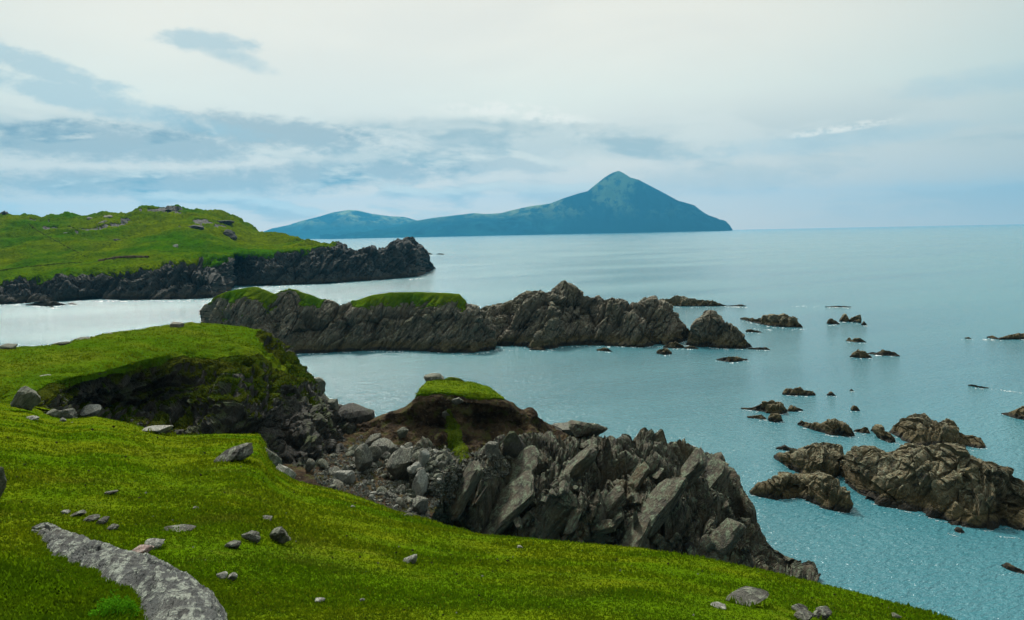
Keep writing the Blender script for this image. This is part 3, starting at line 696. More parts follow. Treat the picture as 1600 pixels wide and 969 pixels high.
# ------------------------------------------------------------------ stacks and skerries
wash = []; _wr = np.random.default_rng(21)
def islet(name, top, base, label, cat, S=1.0, mat='rock_skerry', seed=1, steep=1.2, group=None, grass=None, dens=1.0, amp=1.0, res=1.6, amid=.42):
    x0, x1 = min(top[0][0], base[0][0]), max(top[-1][0], base[-1][0])
    nu = int(max(14, (x1 - x0) * .64 * res))
    L = Loft(x0, x1, nu); px = L.px
    ty = np.interp(px, [t[0] for t in top], [t[1] for t in top]); by = np.interp(px, [t[0] for t in base], [t[1] for t in base])
    by = np.maximum(by, ty + .6)
    hpx = (by - ty).max()
    df = dz(px, by, 0.0); Dt = dz(px, ty, 0.0)
    Dt = np.where(ray(px, ty)[..., 2] > -1e-3, 1e5, Dt)
    dr = (CAM_Z + steep * df) / (steep + CAM_Z / Dt)
    dr = np.maximum(dr, df + .15)
    k = max(3, int(len(px) * .02))
    dr = np.convolve(np.pad(dr, k, 'edge'), np.ones(2 * k + 1) / (2 * k + 1), 'valid')
    top_w = wpt(px, ty, dr); fr_w = wpt(px, by, df)
    H = np.maximum(top_w[:, 2], .1)
    gv = (lambda t: 0.0) if grass is None else None
    def push(p, g, a): L.rows.append(proj(p)); L._ga(g, a)
    under = fr_w.copy(); under[:, 1] -= .3 * S; under[:, 2] = -1.0 * S
    push(under, 0, .3)
    push(fr_w, 0, .35)
    m1 = fr_w * (1 - amid) + top_w * amid; m1[:, 2] = H * .60
    push(m1, 0 if grass is None else [(x0, .42), (x0 + 100, .40), (x0 + 130, .1), (x1, 0)], 1)
    t2, h2 = (.8, .93) if grass is None else (.72, .80)
    m2 = fr_w * (1 - t2) + top_w * t2; m2[:, 2] = H * h2
    gg = 0 if grass is None else np.interp(px, [g[0] for g in grass], [g[1] for g in grass])
    L.rows.append(proj(m2)); L.g.append(np.zeros(nu) + gg * .54); L.a.append(np.full(nu, .8))
    L.rows.append(proj(top_w)); L.g.append(np.zeros(nu) + gg); L.a.append(.42 * np.ones(nu) * (1 - .7 * np.asarray(gg)))
    bk = top_w.copy(); bk[:, 1] += H * .35 + .2; bk[:, 2] -= H * .18
    L.rows.append(proj(bk)); L.g.append(np.zeros(nu) + gg); L.a.append(np.full(nu, .5))
    b2 = top_w.copy(); b2[:, 1] += H * 1.1 + .5; b2[:, 2] = -1.0 * S
    push(b2, 0, .6)
    nv = max(3, int(hpx * .64 * res / 3))
    L.build([2, nv, nv, max(3, nv * 2 // 3), max(3, nv // 2), nv], True)
    for _k in range(int(len(px) / 9) + 1):
        q = int(_wr.integers(len(px))); wash.append((px[q] + _wr.normal(), by[q] + .4))
    P = L.P; N = L.up()
    hs = np.clip(H / (1.6 * S), .12, 1.0)[:, None]
    gul = fbm(P * np.array([1 / (4.5 * S), 1 / (4.5 * S), 1 / (11.0 * S)]), 3, seed + 40, .5, True)
    P += N * (L.A * hs * amp * (rockdisp(P, S, seed, *((.95, 1.3) if S >= 1.9 else (.48, 2.3))) + (gul - .35) * S * (2.2 if S >= 1.9 else 1.3)) * (1 - .8 * L.G))[..., None]
    if grass is None:
        V = P.reshape(-1, 3); c = center(V); c[2] = 0
        return link(name, mk(name, V - c, grid_faces(*P.shape[:2])[:, ::-1], MATS[mat]), loc=c, label=label, cat=cat, group=group)
    N2 = L.up()
    mask = (L.G + fbm(P / (2.0 * S), 3, seed + 5) * .30 + (N2[..., 2] - .5) * .3) > .5
    root = empty(name, label=label, cat=cat, group=group)
    split('rock_body', 'grass_cap', L, mask, MATS[mat], MATS['turf_cap'], root, sod=.3)
    return root
GS = 'rocks and skerries breaking the sea'
islet('sea_stack', [(310, 506), (313, 490), (322, 476), (338, 463), (355, 457), (372, 453), (390, 450), (402, 450), (415, 455), (430, 461), (440, 455.5), (460, 455), (485, 462), (500, 468), (515, 470), (530, 475), (540, 473), (555, 472), (580, 463), (610, 458), (650, 457.5), (690, 459), (718, 461), (730, 474), (742, 480), (752, 486), (764, 494), (772, 512), (773, 540)],
      [(310, 520), (330, 545), (380, 556), (440, 556), (470, 553), (520, 551), (560, 549), (640, 548), (690, 551), (740, 553), (765, 549), (773, 546)], 'long dark stack with two green grass caps, left of the bare rocky stack', 'sea stack', 2.0, 'rock_stack', 201, 1.5,
      grass=[(310, 0), (330, .5), (350, .95), (415, 1), (435, .5), (445, .3), (462, .5), (475, .95), (500, .95), (510, .3), (545, .2), (560, 1), (722, 1), (730, .3), (740, 0), (773, 0)], amp=.95)
islet('sea_stack', [(752, 500), (762, 486), (775, 476), (800, 464), (820, 456), (832, 451), (845, 448), (858, 451), (872, 449), (882, 443.5), (895, 443), (905, 446), (915, 457), (935, 460), (950, 464), (962, 466), (972, 470), (990, 475), (1005, 472), (1022, 469), (1035, 473), (1048, 478), (1060, 488), (1066, 498), (1074, 512), (1090, 520), (1096, 530)],
      [(752, 520), (770, 540), (820, 542), (840, 545), (860, 546), (880, 541), (920, 541), (950, 541), (1000, 542), (1040, 540), (1072, 533), (1096, 532)], 'bare brown grey rocky stack with a humped summit, in the middle of the bay', 'sea stack', 2.1, 'rock_stack', 221, 1.1, amp=1.05)
islet('sea_stack', [(1072, 538), (1082, 520), (1088, 508), (1096, 494), (1106, 487), (1114, 488), (1122, 494), (1132, 503), (1142, 505), (1150, 510), (1158, 518), (1166, 530), (1175, 541)],
      [(1072, 539), (1090, 543), (1110, 543), (1140, 545), (1165, 545), (1175, 542)], 'pointed dark brown stack standing right of the bare rocky stack', 'sea stack', 1.5, 'rock_stack', 231, 1.4)
islet('rock_islet', [(1010, 476), (1027, 470), (1042, 464), (1050, 462), (1058, 460), (1066, 463), (1082, 465), (1098, 467), (1112, 470), (1126, 473), (1136, 477)], [(1010, 478), (1060, 479), (1100, 479), (1136, 478.5)], 'long low reef behind the bare rocky stack', 'reef', 1.6, 'rock_skerry', 241, 1.0)
islet('skerry', [(1137, 477.5), (1150, 476.5), (1158, 475.5), (1166, 477.8)], [(1137, 478.6), (1166, 478.6)], 'tiny low rock off the end of the long low reef', 'rock', .8, seed=243)
islet('skerry', [(744, 488), (752, 482), (760, 478), (770, 475), (785, 474), (795, 480)], [(744, 489), (795, 490)], 'low rock in the gap between the grassy stack and the bare stack', 'rock', 1.0, seed=245)
islet('skerry', [(1157, 497), (1166, 495), (1180, 498), (1195, 494), (1208, 492), (1218, 491), (1227, 488.5), (1234, 493), (1241, 495), (1248, 504), (1254, 511)], [(1157, 499), (1180, 505), (1210, 511), (1235, 512), (1254, 512)], 'long brown skerry right of the pointed stack', 'skerry', 1.3, seed=251)
islet('skerry', [(1294, 505), (1297, 498.5), (1301, 497.5), (1307, 501), (1312, 506)], [(1294, 506.5), (1312, 507)], 'leftmost of the row of little pointed rocks, rounded and low', 'rock', .7, seed=252)
islet('skerry', [(1313, 501), (1318, 494), (1321.5, 490.5), (1324, 496), (1326, 502)], [(1313, 503), (1326, 503)], 'sharp pointed rock, second in the row of little rocks', 'rock', .7, seed=253, steep=2.2)
islet('skerry', [(1326, 500), (1333, 495), (1340, 492), (1344, 491.5), (1345.5, 504)], [(1326, 503), (1346, 505)], 'square topped rock, largest in the row of little rocks', 'rock', .7, seed=254, steep=2.2)
islet('skerry', [(1347, 506), (1350.5, 501), (1353, 505), (1355, 508)], [(1347, 508.5), (1355, 508.5)], 'tiny spike of rock at the right end of the row of little rocks', 'rock', .5, seed=255, steep=2)
islet('skerry', [(1322, 532), (1327, 528), (1331, 531), (1337, 528), (1344, 526.5), (1350, 531), (1354, 534.5)], [(1322, 533), (1340, 535.5), (1354, 535)], 'small twin lobed rock below the row of little rocks', 'rock', .8, seed=256)
islet('skerry', [(1328, 557), (1336, 550), (1342, 546), (1349, 548), (1355, 553), (1362, 558)], [(1328, 558), (1345, 560), (1362, 559)], 'left of two dark rocks lying side by side in mid water', 'rock', .9, seed=257)
islet('skerry', [(1355, 552), (1363, 549), (1370, 551), (1380, 546), (1392, 547), (1400, 551), (1406, 556)], [(1355, 553), (1380, 556), (1406, 557)], 'right of two dark rocks lying side by side in mid water', 'rock', .9, seed=258)
islet('skerry', [(1120, 561), (1132, 558), (1138, 556), (1146, 557.5), (1155, 559), (1168, 561)], [(1120, 563), (1140, 566.5), (1168, 563)], 'flat dark rock just below the pointed stack', 'rock', .9, seed=259)
islet('skerry', [(1026, 550), (1030, 545), (1036, 543), (1043, 545), (1050, 551)], [(1026, 553), (1038, 555), (1050, 553)], 'rounded rock off the near foot of the bare stack', 'rock', .9, seed=260)
islet('skerry', [(1036, 542), (1045, 536), (1056, 533), (1066, 537), (1070, 543)], [(1036, 543.5), (1055, 545), (1070, 544)], 'blocky rock between the bare stack and the pointed stack', 'rock', .9, seed=261)
islet('skerry', [(1070, 543), (1076, 540.5), (1086, 541.5), (1092, 545)], [(1070, 545), (1092, 545.5)], 'small low rock at the left foot of the pointed stack', 'rock', .6, seed=262)
islet('skerry', [(932, 546), (942, 543.5), (950, 544.5), (957, 549)], [(932, 548), (957, 550)], 'small flat rock in front of the bare stack', 'rock', .6, seed=263)
islet('skerry', [(827, 545), (840, 543), (850, 544), (856, 547)], [(827, 547), (856, 548)], 'low dark ledge at the left foot of the bare stack', 'rock', .6, seed=264)
islet('skerry', [(1166, 516), (1175, 514), (1184, 516.5), (1190, 519)], [(1166, 519), (1190, 520)], 'small dark rock right beside the pointed stack', 'rock', .6, seed=265)
islet('skerry', [(1170, 544), (1180, 543.5), (1192, 543), (1197, 542.5), (1203, 546)], [(1170, 546), (1203, 547)], 'small low rock off the right tip of the pointed stack', 'rock', .6, seed=266)
islet('skerry', [(1543, 526), (1552, 524.5), (1560, 529), (1575, 525), (1590, 521), (1610, 520), (1640, 524)], [(1543, 528), (1562, 531), (1600, 530), (1640, 531)], 'low reef cut by the right edge of the picture, farthest up', 'reef', 1.0, seed=267)
islet('skerry', [(1508, 528), (1513, 526.5), (1518, 529)], [(1508, 529.2), (1518, 529.6)], 'tiny rock left of the reef at the right edge', 'rock', .5, seed=268)
islet('skerry', [(1514, 601), (1520, 599.5), (1528, 601), (1536, 603.5), (1545, 606)], [(1514, 603), (1530, 606.5), (1545, 607)], 'awash dark rock with foam trailing off it', 'rock', .7, seed=269)
islet('skerry', [(1566, 646), (1578, 645), (1588, 641), (1600, 636), (1630, 638), (1650, 650)], [(1566, 647.5), (1590, 655), (1620, 660), (1650, 660)], 'brown skerry cut by the right edge of the picture', 'skerry', 1.0, seed=270)
islet('skerry', [(1223, 614), (1228, 608), (1235, 608), (1243, 606.5), (1250, 605), (1256, 610), (1262, 609), (1270, 611), (1274, 616)], [(1223, 617), (1240, 618), (1260, 619), (1274, 618)], 'dark knobbly skerry above the domed brown skerry', 'skerry', .9, seed=271)
islet('skerry', [(1293, 616), (1298, 612.5), (1302, 613), (1306, 618)], [(1293, 618.5), (1306, 619)], 'small rock right of the dark knobbly skerry', 'rock', .5, seed=272)
islet('skerry', [(1328, 610), (1331, 607.5), (1334, 611)], [(1328, 611), (1334, 611.5)], 'tiny rock standing alone above the conical rock', 'rock', .4, seed=273)
islet('skerry', [(1331, 640), (1334, 634), (1339, 634.5), (1344, 641)], [(1331, 642.5), (1344, 642.8)], 'small conical rock alone in open water', 'rock', .6, seed=274)
islet('skerry', [(1158, 638), (1172, 637), (1182, 635), (1192, 628), (1200, 627), (1208, 626), (1216, 629), (1224, 634), (1230, 641)], [(1158, 639), (1180, 642), (1200, 646), (1222, 647), (1230, 645)], 'domed brown skerry, left side of the rock field', 'skerry', 1.0, seed=275)
islet('skerry', [(1230, 641), (1236, 634), (1242, 635), (1255, 640)], [(1230, 643.5), (1255, 642)], 'low rock touching the right end of the domed brown skerry', 'rock', .7, seed=276)
islet('skerry', [(1168, 651), (1180, 649), (1190, 647), (1197, 654)], [(1168, 653), (1185, 655), (1197, 656)], 'flat pointed rock under the domed brown skerry', 'rock', .7, seed=277)
islet('skerry', [(1201, 655), (1206, 648), (1212, 647), (1218, 650), (1223, 656)], [(1201, 658), (1212, 660.5), (1223, 658)], 'smooth rounded dark boulder under the domed brown skerry', 'rock', .7, seed=278)
islet('skerry', [(1247, 661), (1253, 656), (1262, 660), (1272, 662), (1285, 662), (1297, 657), (1310, 659), (1322, 660), (1330, 668), (1336, 678)], [(1247, 665), (1270, 672), (1300, 681), (1325, 683), (1336, 681)], 'long olive brown skerry above the split pair of rocks', 'skerry', 1.1, seed=279)
islet('skerry', [(1335, 673), (1340, 670), (1346, 669), (1352, 664.5), (1357, 668), (1360, 676)], [(1335, 675), (1348, 677.5), (1360, 678)], 'small rounded rock between the long olive skerry and its neighbours', 'rock', .7, seed=280)
islet('skerry', [(1362, 671), (1370, 664), (1376, 666), (1384, 675), (1392, 678), (1399, 687)], [(1362, 674), (1380, 688), (1390, 692), (1399, 691)], 'steep leaning rock left of the broad flat brown skerry', 'skerry', .9, seed=281)
islet('skerry', [(1390, 675), (1400, 664), (1414, 659), (1425, 652), (1440, 646), (1448, 644.5), (1456, 655), (1466, 661), (1480, 656), (1488, 658), (1492, 668), (1508, 680), (1520, 680), (1533, 684), (1540, 696)], [(1390, 676), (1410, 688), (1440, 697), (1475, 697), (1510, 697), (1530, 701), (1540, 700)], 'broad flat brown skerry with a peaked back edge', 'skerry', 1.3, seed=282, steep=.55)
islet('rock_islet', [(1210, 712), (1216, 708), (1228, 712), (1240, 709), (1258, 702), (1276, 695), (1284, 697), (1291, 692), (1304, 692), (1312, 698), (1315, 715), (1317, 730)], [(1210, 717), (1228, 728), (1250, 742), (1275, 750), (1300, 746), (1317, 738)], 'steep grey and brown rock at the left end of the big islet, behind the split', 'rock islet', 1.2, seed=283, steep=1.1)
islet('rock_islet', [(1172, 768), (1186, 756), (1200, 753), (1212, 752), (1232, 742), (1250, 743), (1280, 737), (1290, 744), (1308, 758), (1318, 765), (1326, 780), (1328, 792)], [(1172, 772), (1200, 780), (1214, 783), (1245, 778), (1270, 787), (1295, 798), (1320, 801), (1328, 800)], 'brown humped rock islet in front, nearest the crag', 'rock islet', 1.2, seed=284, steep=1.0)
islet('skerry', [(1213, 700), (1226, 697), (1234, 700), (1246, 704)], [(1213, 702), (1230, 704), (1246, 706)], 'low brown rock just behind the steep grey and brown rock', 'rock', .7, seed=285)
islet('rock_islet', [(1306, 728), (1316, 718), (1330, 708), (1347, 700.5), (1365, 703), (1383, 704), (1398, 708), (1408, 704), (1420, 698), (1436, 701), (1455, 703), (1470, 700), (1484, 699), (1503, 700), (1510, 716), (1522, 722), (1540, 732), (1549, 731), (1558, 738), (1578, 738), (1600, 750), (1650, 772), (1720, 800)],
      [(1306, 738), (1322, 752), (1338, 770), (1348, 781), (1380, 790), (1420, 800), (1450, 808), (1490, 820), (1520, 826), (1545, 829), (1580, 824), (1610, 836), (1660, 848), (1720, 850)], 'big grey green islet of tilted slabs running out of the right edge', 'rock islet', 1.5, seed=286, steep=.95, amp=1.1)
islet('skerry', [(1492, 828), (1498, 824.5), (1503, 826), (1507, 831)], [(1492, 831), (1500, 833.5), (1507, 832.5)], 'small dark rock just off the near side of the big islet', 'rock', .5, seed=287)
islet('skerry', [(1567, 884), (1576, 881.5), (1588, 886), (1600, 892), (1612, 898)], [(1567, 886.5), (1585, 894), (1612, 901)], 'small brown rock awash near the lower right edge', 'rock', .6, seed=288)
islet('skerry', [(665, 397), (670, 395), (676, 396.6)], [(665, 397.6), (676, 397.8)], 'tiny rock just off the tip of the far headland', 'rock', .8, seed=289)
islet('skerry', [(682, 397), (688, 395.6), (694, 397)], [(682, 397.6), (694, 397.8)], 'tiny flat rock farther out from the far headland tip', 'rock', .8, seed=290)
islet('skerry', [(40, 476), (55, 471), (75, 468), (90, 472), (102, 475)], [(40, 477.5), (75, 478.5), (102, 477)], 'low reef at the left foot of the far cliffs', 'reef', 1.6, 'rock_far', 291)
islet('skerry', [(76, 479), (81, 478), (85, 480)], [(76, 480), (85, 480.8)], 'tiny rock in the bay under the far cliffs', 'rock', .5, 'rock_far', 292)
islet('skerry', [(107, 474), (112, 473), (120, 475)], [(107, 476), (120, 476)], 'tiny rock beside the reef under the far cliffs', 'rock', .5, 'rock_far', 293)
islet('skerry', [(450, 556), (457, 554.5), (464, 558)], [(450, 559), (464, 560)], 'low dark ledge at the near left foot of the grassy stack', 'rock', .5, seed=294)
islet('skerry', [(1290, 479), (1310, 478.2), (1330, 479.2)], [(1290, 480), (1330, 480.2)], 'barely awash reef beyond the row of little rocks', 'reef', .6, seed=295)

# ------------------------------------------------------------------ rays against the ground
bv = lambda V, Fc: BVHTree.FromPolygons(V.tolist(), Fc.tolist())
BV = {'hill': bv(hill_V, hill_F), 'prom': bv(prom_V, prom_F), 'es': bv(es_V, es_F), 'crag': bv(cr_V, cr_F),
      'far': bv(far_L.P.reshape(-1, 3), grid_faces(*far_L.P.shape[:2]))}
def hit(px, py, which=('hill', 'prom', 'es', 'crag')):
    d = Vector(ray(px, py)); d.normalize(); best = None
    for k in which:
        r = BV[k].ray_cast(Vector((0, 0, CAM_Z)), d, 2000)
        if r[0] is not None and (best is None or r[3] < best[3]): best = r
    return best
_bm = bmesh.new(); bmesh.ops.create_icosphere(_bm, subdivisions=3, radius=1)
ICO_V = np.array([v.co[:] for v in _bm.verts]); ICO_V /= np.linalg.norm(ICO_V, axis=1, keepdims=True); ICO_F = np.array([[v.index for v in f.verts] for f in _bm.faces]); _bm.free()
_bm = bmesh.new(); bmesh.ops.create_icosphere(_bm, subdivisions=2, radius=1)
ICO2_V = np.array([v.co[:] for v in _bm.verts]); ICO2_V /= np.linalg.norm(ICO2_V, axis=1, keepdims=True); ICO2_F = np.array([[v.index for v in f.verts] for f in _bm.faces]); _bm.free()
def facet(rng, size, planes=11, rough=.05, lo=.55, box=False, fine=True):
    """angular stone: directions cut by random planes"""
    D = ICO_V if fine else ICO2_V
    n = rng.normal(size=(planes, 3)); n /= np.linalg.norm(n, axis=1, keepdims=True)
    o = rng.uniform(lo, 1.0, planes)
    if box:
        b = np.array([[1, 0, 0], [-1, 0, 0], [0, 1, 0], [0, -1, 0], [0, 0, 1], [0, 0, -1]], float) + rng.normal(size=(6, 3)) * .12
        b /= np.linalg.norm(b, axis=1, keepdims=True)
        n = np.concatenate([b, n[:4]]); o = np.concatenate([rng.uniform(.62, .78, 6), rng.uniform(.8, 1.0, 4)])
    dt = D @ n.T
    r = np.min(np.where(dt > .05, o[None] / np.maximum(dt, .05), 9), axis=1)
    r = np.minimum(r, 1.25)
    V = D * r[:, None]
    V = V * (1 + rough * fbm(V * 2.2 + rng.uniform(0, 50), 3, int(rng.integers(1000)))[:, None])
    return V * np.asarray(size)
ring_spots = []
def rotz(a):
    c, s = math.cos(a), math.sin(a); return np.array([[c, -s, 0], [s, c, 0], [0, 0, 1]])
def boulder(px, py, wpx, hpx, label, name='boulder', mat='stone', seed=0, which=('hill', 'prom', 'es', 'crag'), cat='boulder', group=None, depth=1.0, sink=.5, tilt=0.0, planes=9, rough=.13, box=False, d=None, parent=None, fine=True, rz=None):
    """stone whose foot is seen at (px,py) and which shows wpx by hpx photograph pixels"""
    rng = np.random.default_rng(seed * 7 + 13)
    if d is None:
        h = hit(px, py, which)
        if h is None: return None
        p = h[0]
    else: p = Vector(wpt(px, py, d))
    mpp = p.y / F
    wd, ht = wpx * mpp, hpx * mpp
    if which == ('hill',) and d is None: wd *= .92; ht *= .85
    V = facet(rng, (wd * .56, wd * .56 * depth, ht * .60), planes, rough, box=box, fine=fine)
    if tilt:
        c, s = math.cos(tilt), math.sin(tilt); V = V @ np.array([[c, 0, s], [0, 1, 0], [-s, 0, c]])
    V = V @ rotz(rng.uniform(-.5, .5) if rz is None else rz).T
    V[:, 2] -= V[:, 2].min() + ht * sink * .6
    me = mk(name, V, ICO_F if fine else ICO2_F, MATS[mat])
    loc = (p.x, p.y + wd * .3 * depth, p.z)
    if d is None and which == ('hill',): ring_spots.append((loc, wd))
    return link(name, me, parent, label if not parent else None, cat if not parent else None, group, loc=loc)

# stones on the near slope (pixel position of the foot, size in pixels)
H_ = ('hill',)
boulder(32, 643, 40, 42, 'large round shaggy grey boulder at the left end of the grass lip', mat='stone_shaggy', seed=1, rough=.16, planes=20, sink=.1)
boulder(101, 653, 26, 20, 'dark green block leaning on the lip right of the shaggy boulder', mat='stone', seed=2, box=True, tilt=.3)
boulder(83, 652, 17, 14, 'reddish broken stone left against the dark green block', mat='stone_shaggy', seed=3)
boulder(139, 652, 30, 15, 'pale wedge shaped stone on the lip above the dark hollow', mat='stone_pale', seed=4, tilt=.25)
boulder(49, 656, 20, 6, 'flat grey stone in the grass under the shaggy boulder', mat='stone_pale', seed=5, which=H_, cat='stone')
boulder(97, 659, 8, 6, 'small white stone below the dark green block', 'stone', 'stone_pale', 6, cat='stone', which=H_)
boulder(243, 677, 40, 9, 'long flat whitish rock on the lip above the dark hollow', mat='stone_pale', seed=7, which=H_, rough=.14)
boulder(364, 722, 56, 24, 'big blue grey boulder sunk in the slope by the grass tongue', mat='stone', seed=8, tilt=.32, rough=.12, which=H_)
boulder(409, 732, 40, 38, 'broken brown rock under the end of the grass tongue', 'boulder', 'stone_shaggy', 9, cat='rock', d=37.5, rough=.2)
boulder(440, 750, 33, 28, 'pale rounded boulder on the lip above the fallen stones', mat='stone_pale', seed=10, rough=.07, d=36.0)
boulder(-9, 795, 36, 82, 'dark upright stone cut by the left edge of the picture', 'standing_stone', 'stone_shaggy', 11, cat='stone', which=H_, sink=.1, depth=.7)
boulder(213, 867, 38, 16, 'smooth pinkish stone lying above the lichen slab', 'stone', 'stone_pink', 12, cat='stone', which=H_, planes=22, rough=.03, tilt=.2)
boulder(239, 858, 27, 17, 'grey angular stone beside the pinkish stone', 'stone', 'stone_pale', 13, cat='stone', which=H_)
boulder(344, 905, 17, 11, 'left of two small white stones lying together in the grass', 'stone', 'stone_pale', 14, cat='stone', which=H_)
boulder(361, 907, 15, 11, 'right of two small white stones lying together in the grass', 'stone', 'stone_pale', 15, cat='stone', which=H_)
boulder(101, 804, 12, 6, 'small whitish stone at the upper end of the stony streak', 'stone', 'stone_pale', 16, cat='stone', which=H_)
for k, (x, y, w__, h__) in enumerate([(120, 808, 22, 8), (143, 815, 24, 10), (158, 821, 22, 11), (173, 829, 20, 9)]):
    boulder(x, y, w__, h__, ['first', 'second', 'third', 'lowest'][k] + ' grey stone down the stony streak above the lichen slab', 'stone', 'stone', 20 + k, cat='stone', which=H_, tilt=.3, group='stones of the stony streak')
boulder(167, 774, 22, 7, 'thin grey stone half buried high on the near slope', 'stone', 'stone', 30, cat='stone', which=H_, tilt=.2)
boulder(305, 796, 12, 6, 'small light grey stone in mid slope, right of the thin buried stone', 'stone', 'stone', 31, cat='stone', which=H_)
boulder(276, 830, 40, 5, 'flat buried rock just showing through turf, mid slope', 'stone', 'stone', 32, cat='stone', which=H_)
boulder(416, 812, 22, 5, 'thin flat stone uphill of the dark tufted rocks', 'stone', 'stone', 33, cat='stone', which=H_)
boulder(391, 848, 30, 18, 'dark rock left beside the tufted pointed rock', 'stone', 'stone', 34, cat='stone', which=H_)
boulder(436, 850, 32, 25, 'pointed dark rock with grass round it on the near slope', 'stone', 'stone_shaggy', 35, cat='stone', which=H_, tilt=.4, rough=.15)
boulder(362, 857, 24, 10, 'low dark rock lowest of three on the near slope', 'stone', 'stone', 36, cat='stone', which=H_)
boulder(641, 881, 22, 15, 'small slanting grey stone alone in the middle of the slope', 'stone', 'stone_pale', 37, cat='stone', which=H_, tilt=.5)
boulder(497, 942, 16, 9, 'little pale stone low on the near slope', 'stone', 'stone_pale', 38, cat='stone', which=H_)
boulder(551, 794, 8, 6, 'tiny white stone near the grass edge by the fallen stones', 'stone', 'stone_pale', 39, cat='stone', which=H_)
boulder(566, 941, 8, 5, 'tiny white stone right of the little pale stone', 'stone', 'stone_pale', 40, cat='stone', which=H_)
boulder(813, 857, 9, 4, 'tiny pale stone near the brow under the crag', 'stone', 'stone_pale', 41, cat='stone', which=H_)
boulder(1177, 948, 64, 15, 'flat lichen covered rock in the grass at lower right', 'stone', 'stone', 42, cat='stone', which=H_, tilt=.2, rough=.12)
boulder(1125, 951, 24, 6, 'thin pale stone left of the flat lichen rock', 'stone', 'stone_pale', 43, cat='stone', which=H_)
boulder(1248, 957, 26, 9, 'upper grey stone of the cluster at the bottom edge', 'stone', 'stone', 44, cat='stone', which=H_)
boulder(1257, 972, 34, 12, 'lower left grey stone of the cluster at the bottom edge', 'stone', 'stone', 45, cat='stone', which=H_)
boulder(1288, 970, 34, 13, 'right grey stone of the cluster at the bottom edge', 'stone', 'stone', 46, cat='stone', which=H_, tilt=.4)
boulder(1402, 968, 16, 9, 'small brown stone near the right end of the grass slope', 'stone', 'stone_shaggy', 47, cat='stone', which=H_)
# skyline stones of the promontory and its seaward end
P_ = ('prom',)
boulder(12, 548, 22, 12, 'round stone on the promontory skyline at the left edge', 'boulder', 'stone_shaggy', 50, d=74)
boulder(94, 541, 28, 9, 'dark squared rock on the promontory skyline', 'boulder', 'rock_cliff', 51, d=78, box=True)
boulder(126, 534, 18, 6, 'low rock right of the dark squared rock on the skyline', 'boulder', 'stone_shaggy', 52, d=80)
boulder(170, 524, 8, 4, 'tiny stone on the skyline between the squared rock and the grey boulder', 'stone', 'stone_shaggy', 53, d=83, cat='stone')
boulder(273, 511, 22, 11, 'grey boulder on the highest part of the promontory skyline', 'boulder', 'stone', 54, d=90, box=True)
boulder(68, 590, 12, 4, 'pale flat stone on the promontory turf', 'stone', 'stone_pale', 55, which=P_, cat='stone')
boulder(489, 618, 40, 26, 'large brown boulder perched at the seaward edge of the promontory', 'boulder', 'stone_shaggy', 56, d=91, rough=.12)
boulder(516, 638, 24, 18, 'blocky brown boulder below the perched boulder', 'boulder', 'stone_shaggy', 57, d=90, box=True)
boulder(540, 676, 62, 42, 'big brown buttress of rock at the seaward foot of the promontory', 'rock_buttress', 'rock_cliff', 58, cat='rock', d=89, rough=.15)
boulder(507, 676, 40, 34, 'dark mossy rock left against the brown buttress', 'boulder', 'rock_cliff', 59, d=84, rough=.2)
# humps on the earth stack
boulder(680, 606, 32, 24, 'grey rock on top of the grass capped earth bank', 'boulder', 'stone_shaggy', 60, d=92.5, rough=.14)
boulder(708, 604, 34, 18, 'mossy hump beside the grey rock on the earth bank', 'boulder', 'turf_moss2', 61, d=93.5, rough=.2, planes=20)
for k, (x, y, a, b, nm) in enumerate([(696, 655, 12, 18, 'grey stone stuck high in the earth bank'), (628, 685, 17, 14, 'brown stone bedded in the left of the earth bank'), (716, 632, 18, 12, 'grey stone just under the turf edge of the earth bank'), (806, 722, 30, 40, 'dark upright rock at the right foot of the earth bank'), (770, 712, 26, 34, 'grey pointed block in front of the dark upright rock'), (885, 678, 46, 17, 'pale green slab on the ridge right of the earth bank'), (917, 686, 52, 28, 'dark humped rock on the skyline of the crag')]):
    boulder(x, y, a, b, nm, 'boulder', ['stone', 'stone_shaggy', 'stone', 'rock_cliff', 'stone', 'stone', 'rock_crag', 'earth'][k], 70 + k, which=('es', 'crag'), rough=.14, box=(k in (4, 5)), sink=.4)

# rocks and old field banks on the far headland
FH = ('far',)
for k, (x, y, a, b, mt, lb) in enumerate([(140, 344, 16, 9, 'stone', 'left pale outcrop on the crest of the far headland'), (166, 340, 22, 9, 'stone', 'broad pale outcrop on the crest of the far headland'), (160, 349, 16, 8, 'stone', 'lower pale outcrop just under the crest of the far headland'), (101, 365, 8, 4, 'stone_pale', 'small white rock on the far headland beside the old field bank'),
        (133, 375, 9, 4, 'stone', 'small grey rock lower on the far headland slope'), (272, 387, 14, 8, 'stone_pale', 'pale rock standing alone in the green of the far headland'), (216, 345, 26, 8, 'rock_far', 'dark rocky streak near the crest of the far headland'), (180, 377, 20, 6, 'rock_far', 'dark ledge in mid slope of the far headland'),
        (302, 358, 34, 12, 'rock_far', 'dark crag in the upper right slope of the far headland'), (357, 370, 26, 17, 'rock_far', 'dark steep crag at the right shoulder of the far headland'), (345, 350, 34, 12, 'rock_far', 'stony knoll at the right end of the headland crest'), (262, 330, 26, 7, 'rock_far', 'low rocks on the highest part of the headland crest'), (-2, 338, 22, 15, 'rock_far', 'dark rock on the headland skyline at the left edge'), (64, 339, 10, 4, 'rock_far', 'small dark rock on the headland skyline')]):
    boulder(x, y, a * .8, b * .85, lb, 'rock_outcrop', mt, 700 + k, which=FH, cat='rock', rough=.30, sink=1.0, planes=16)
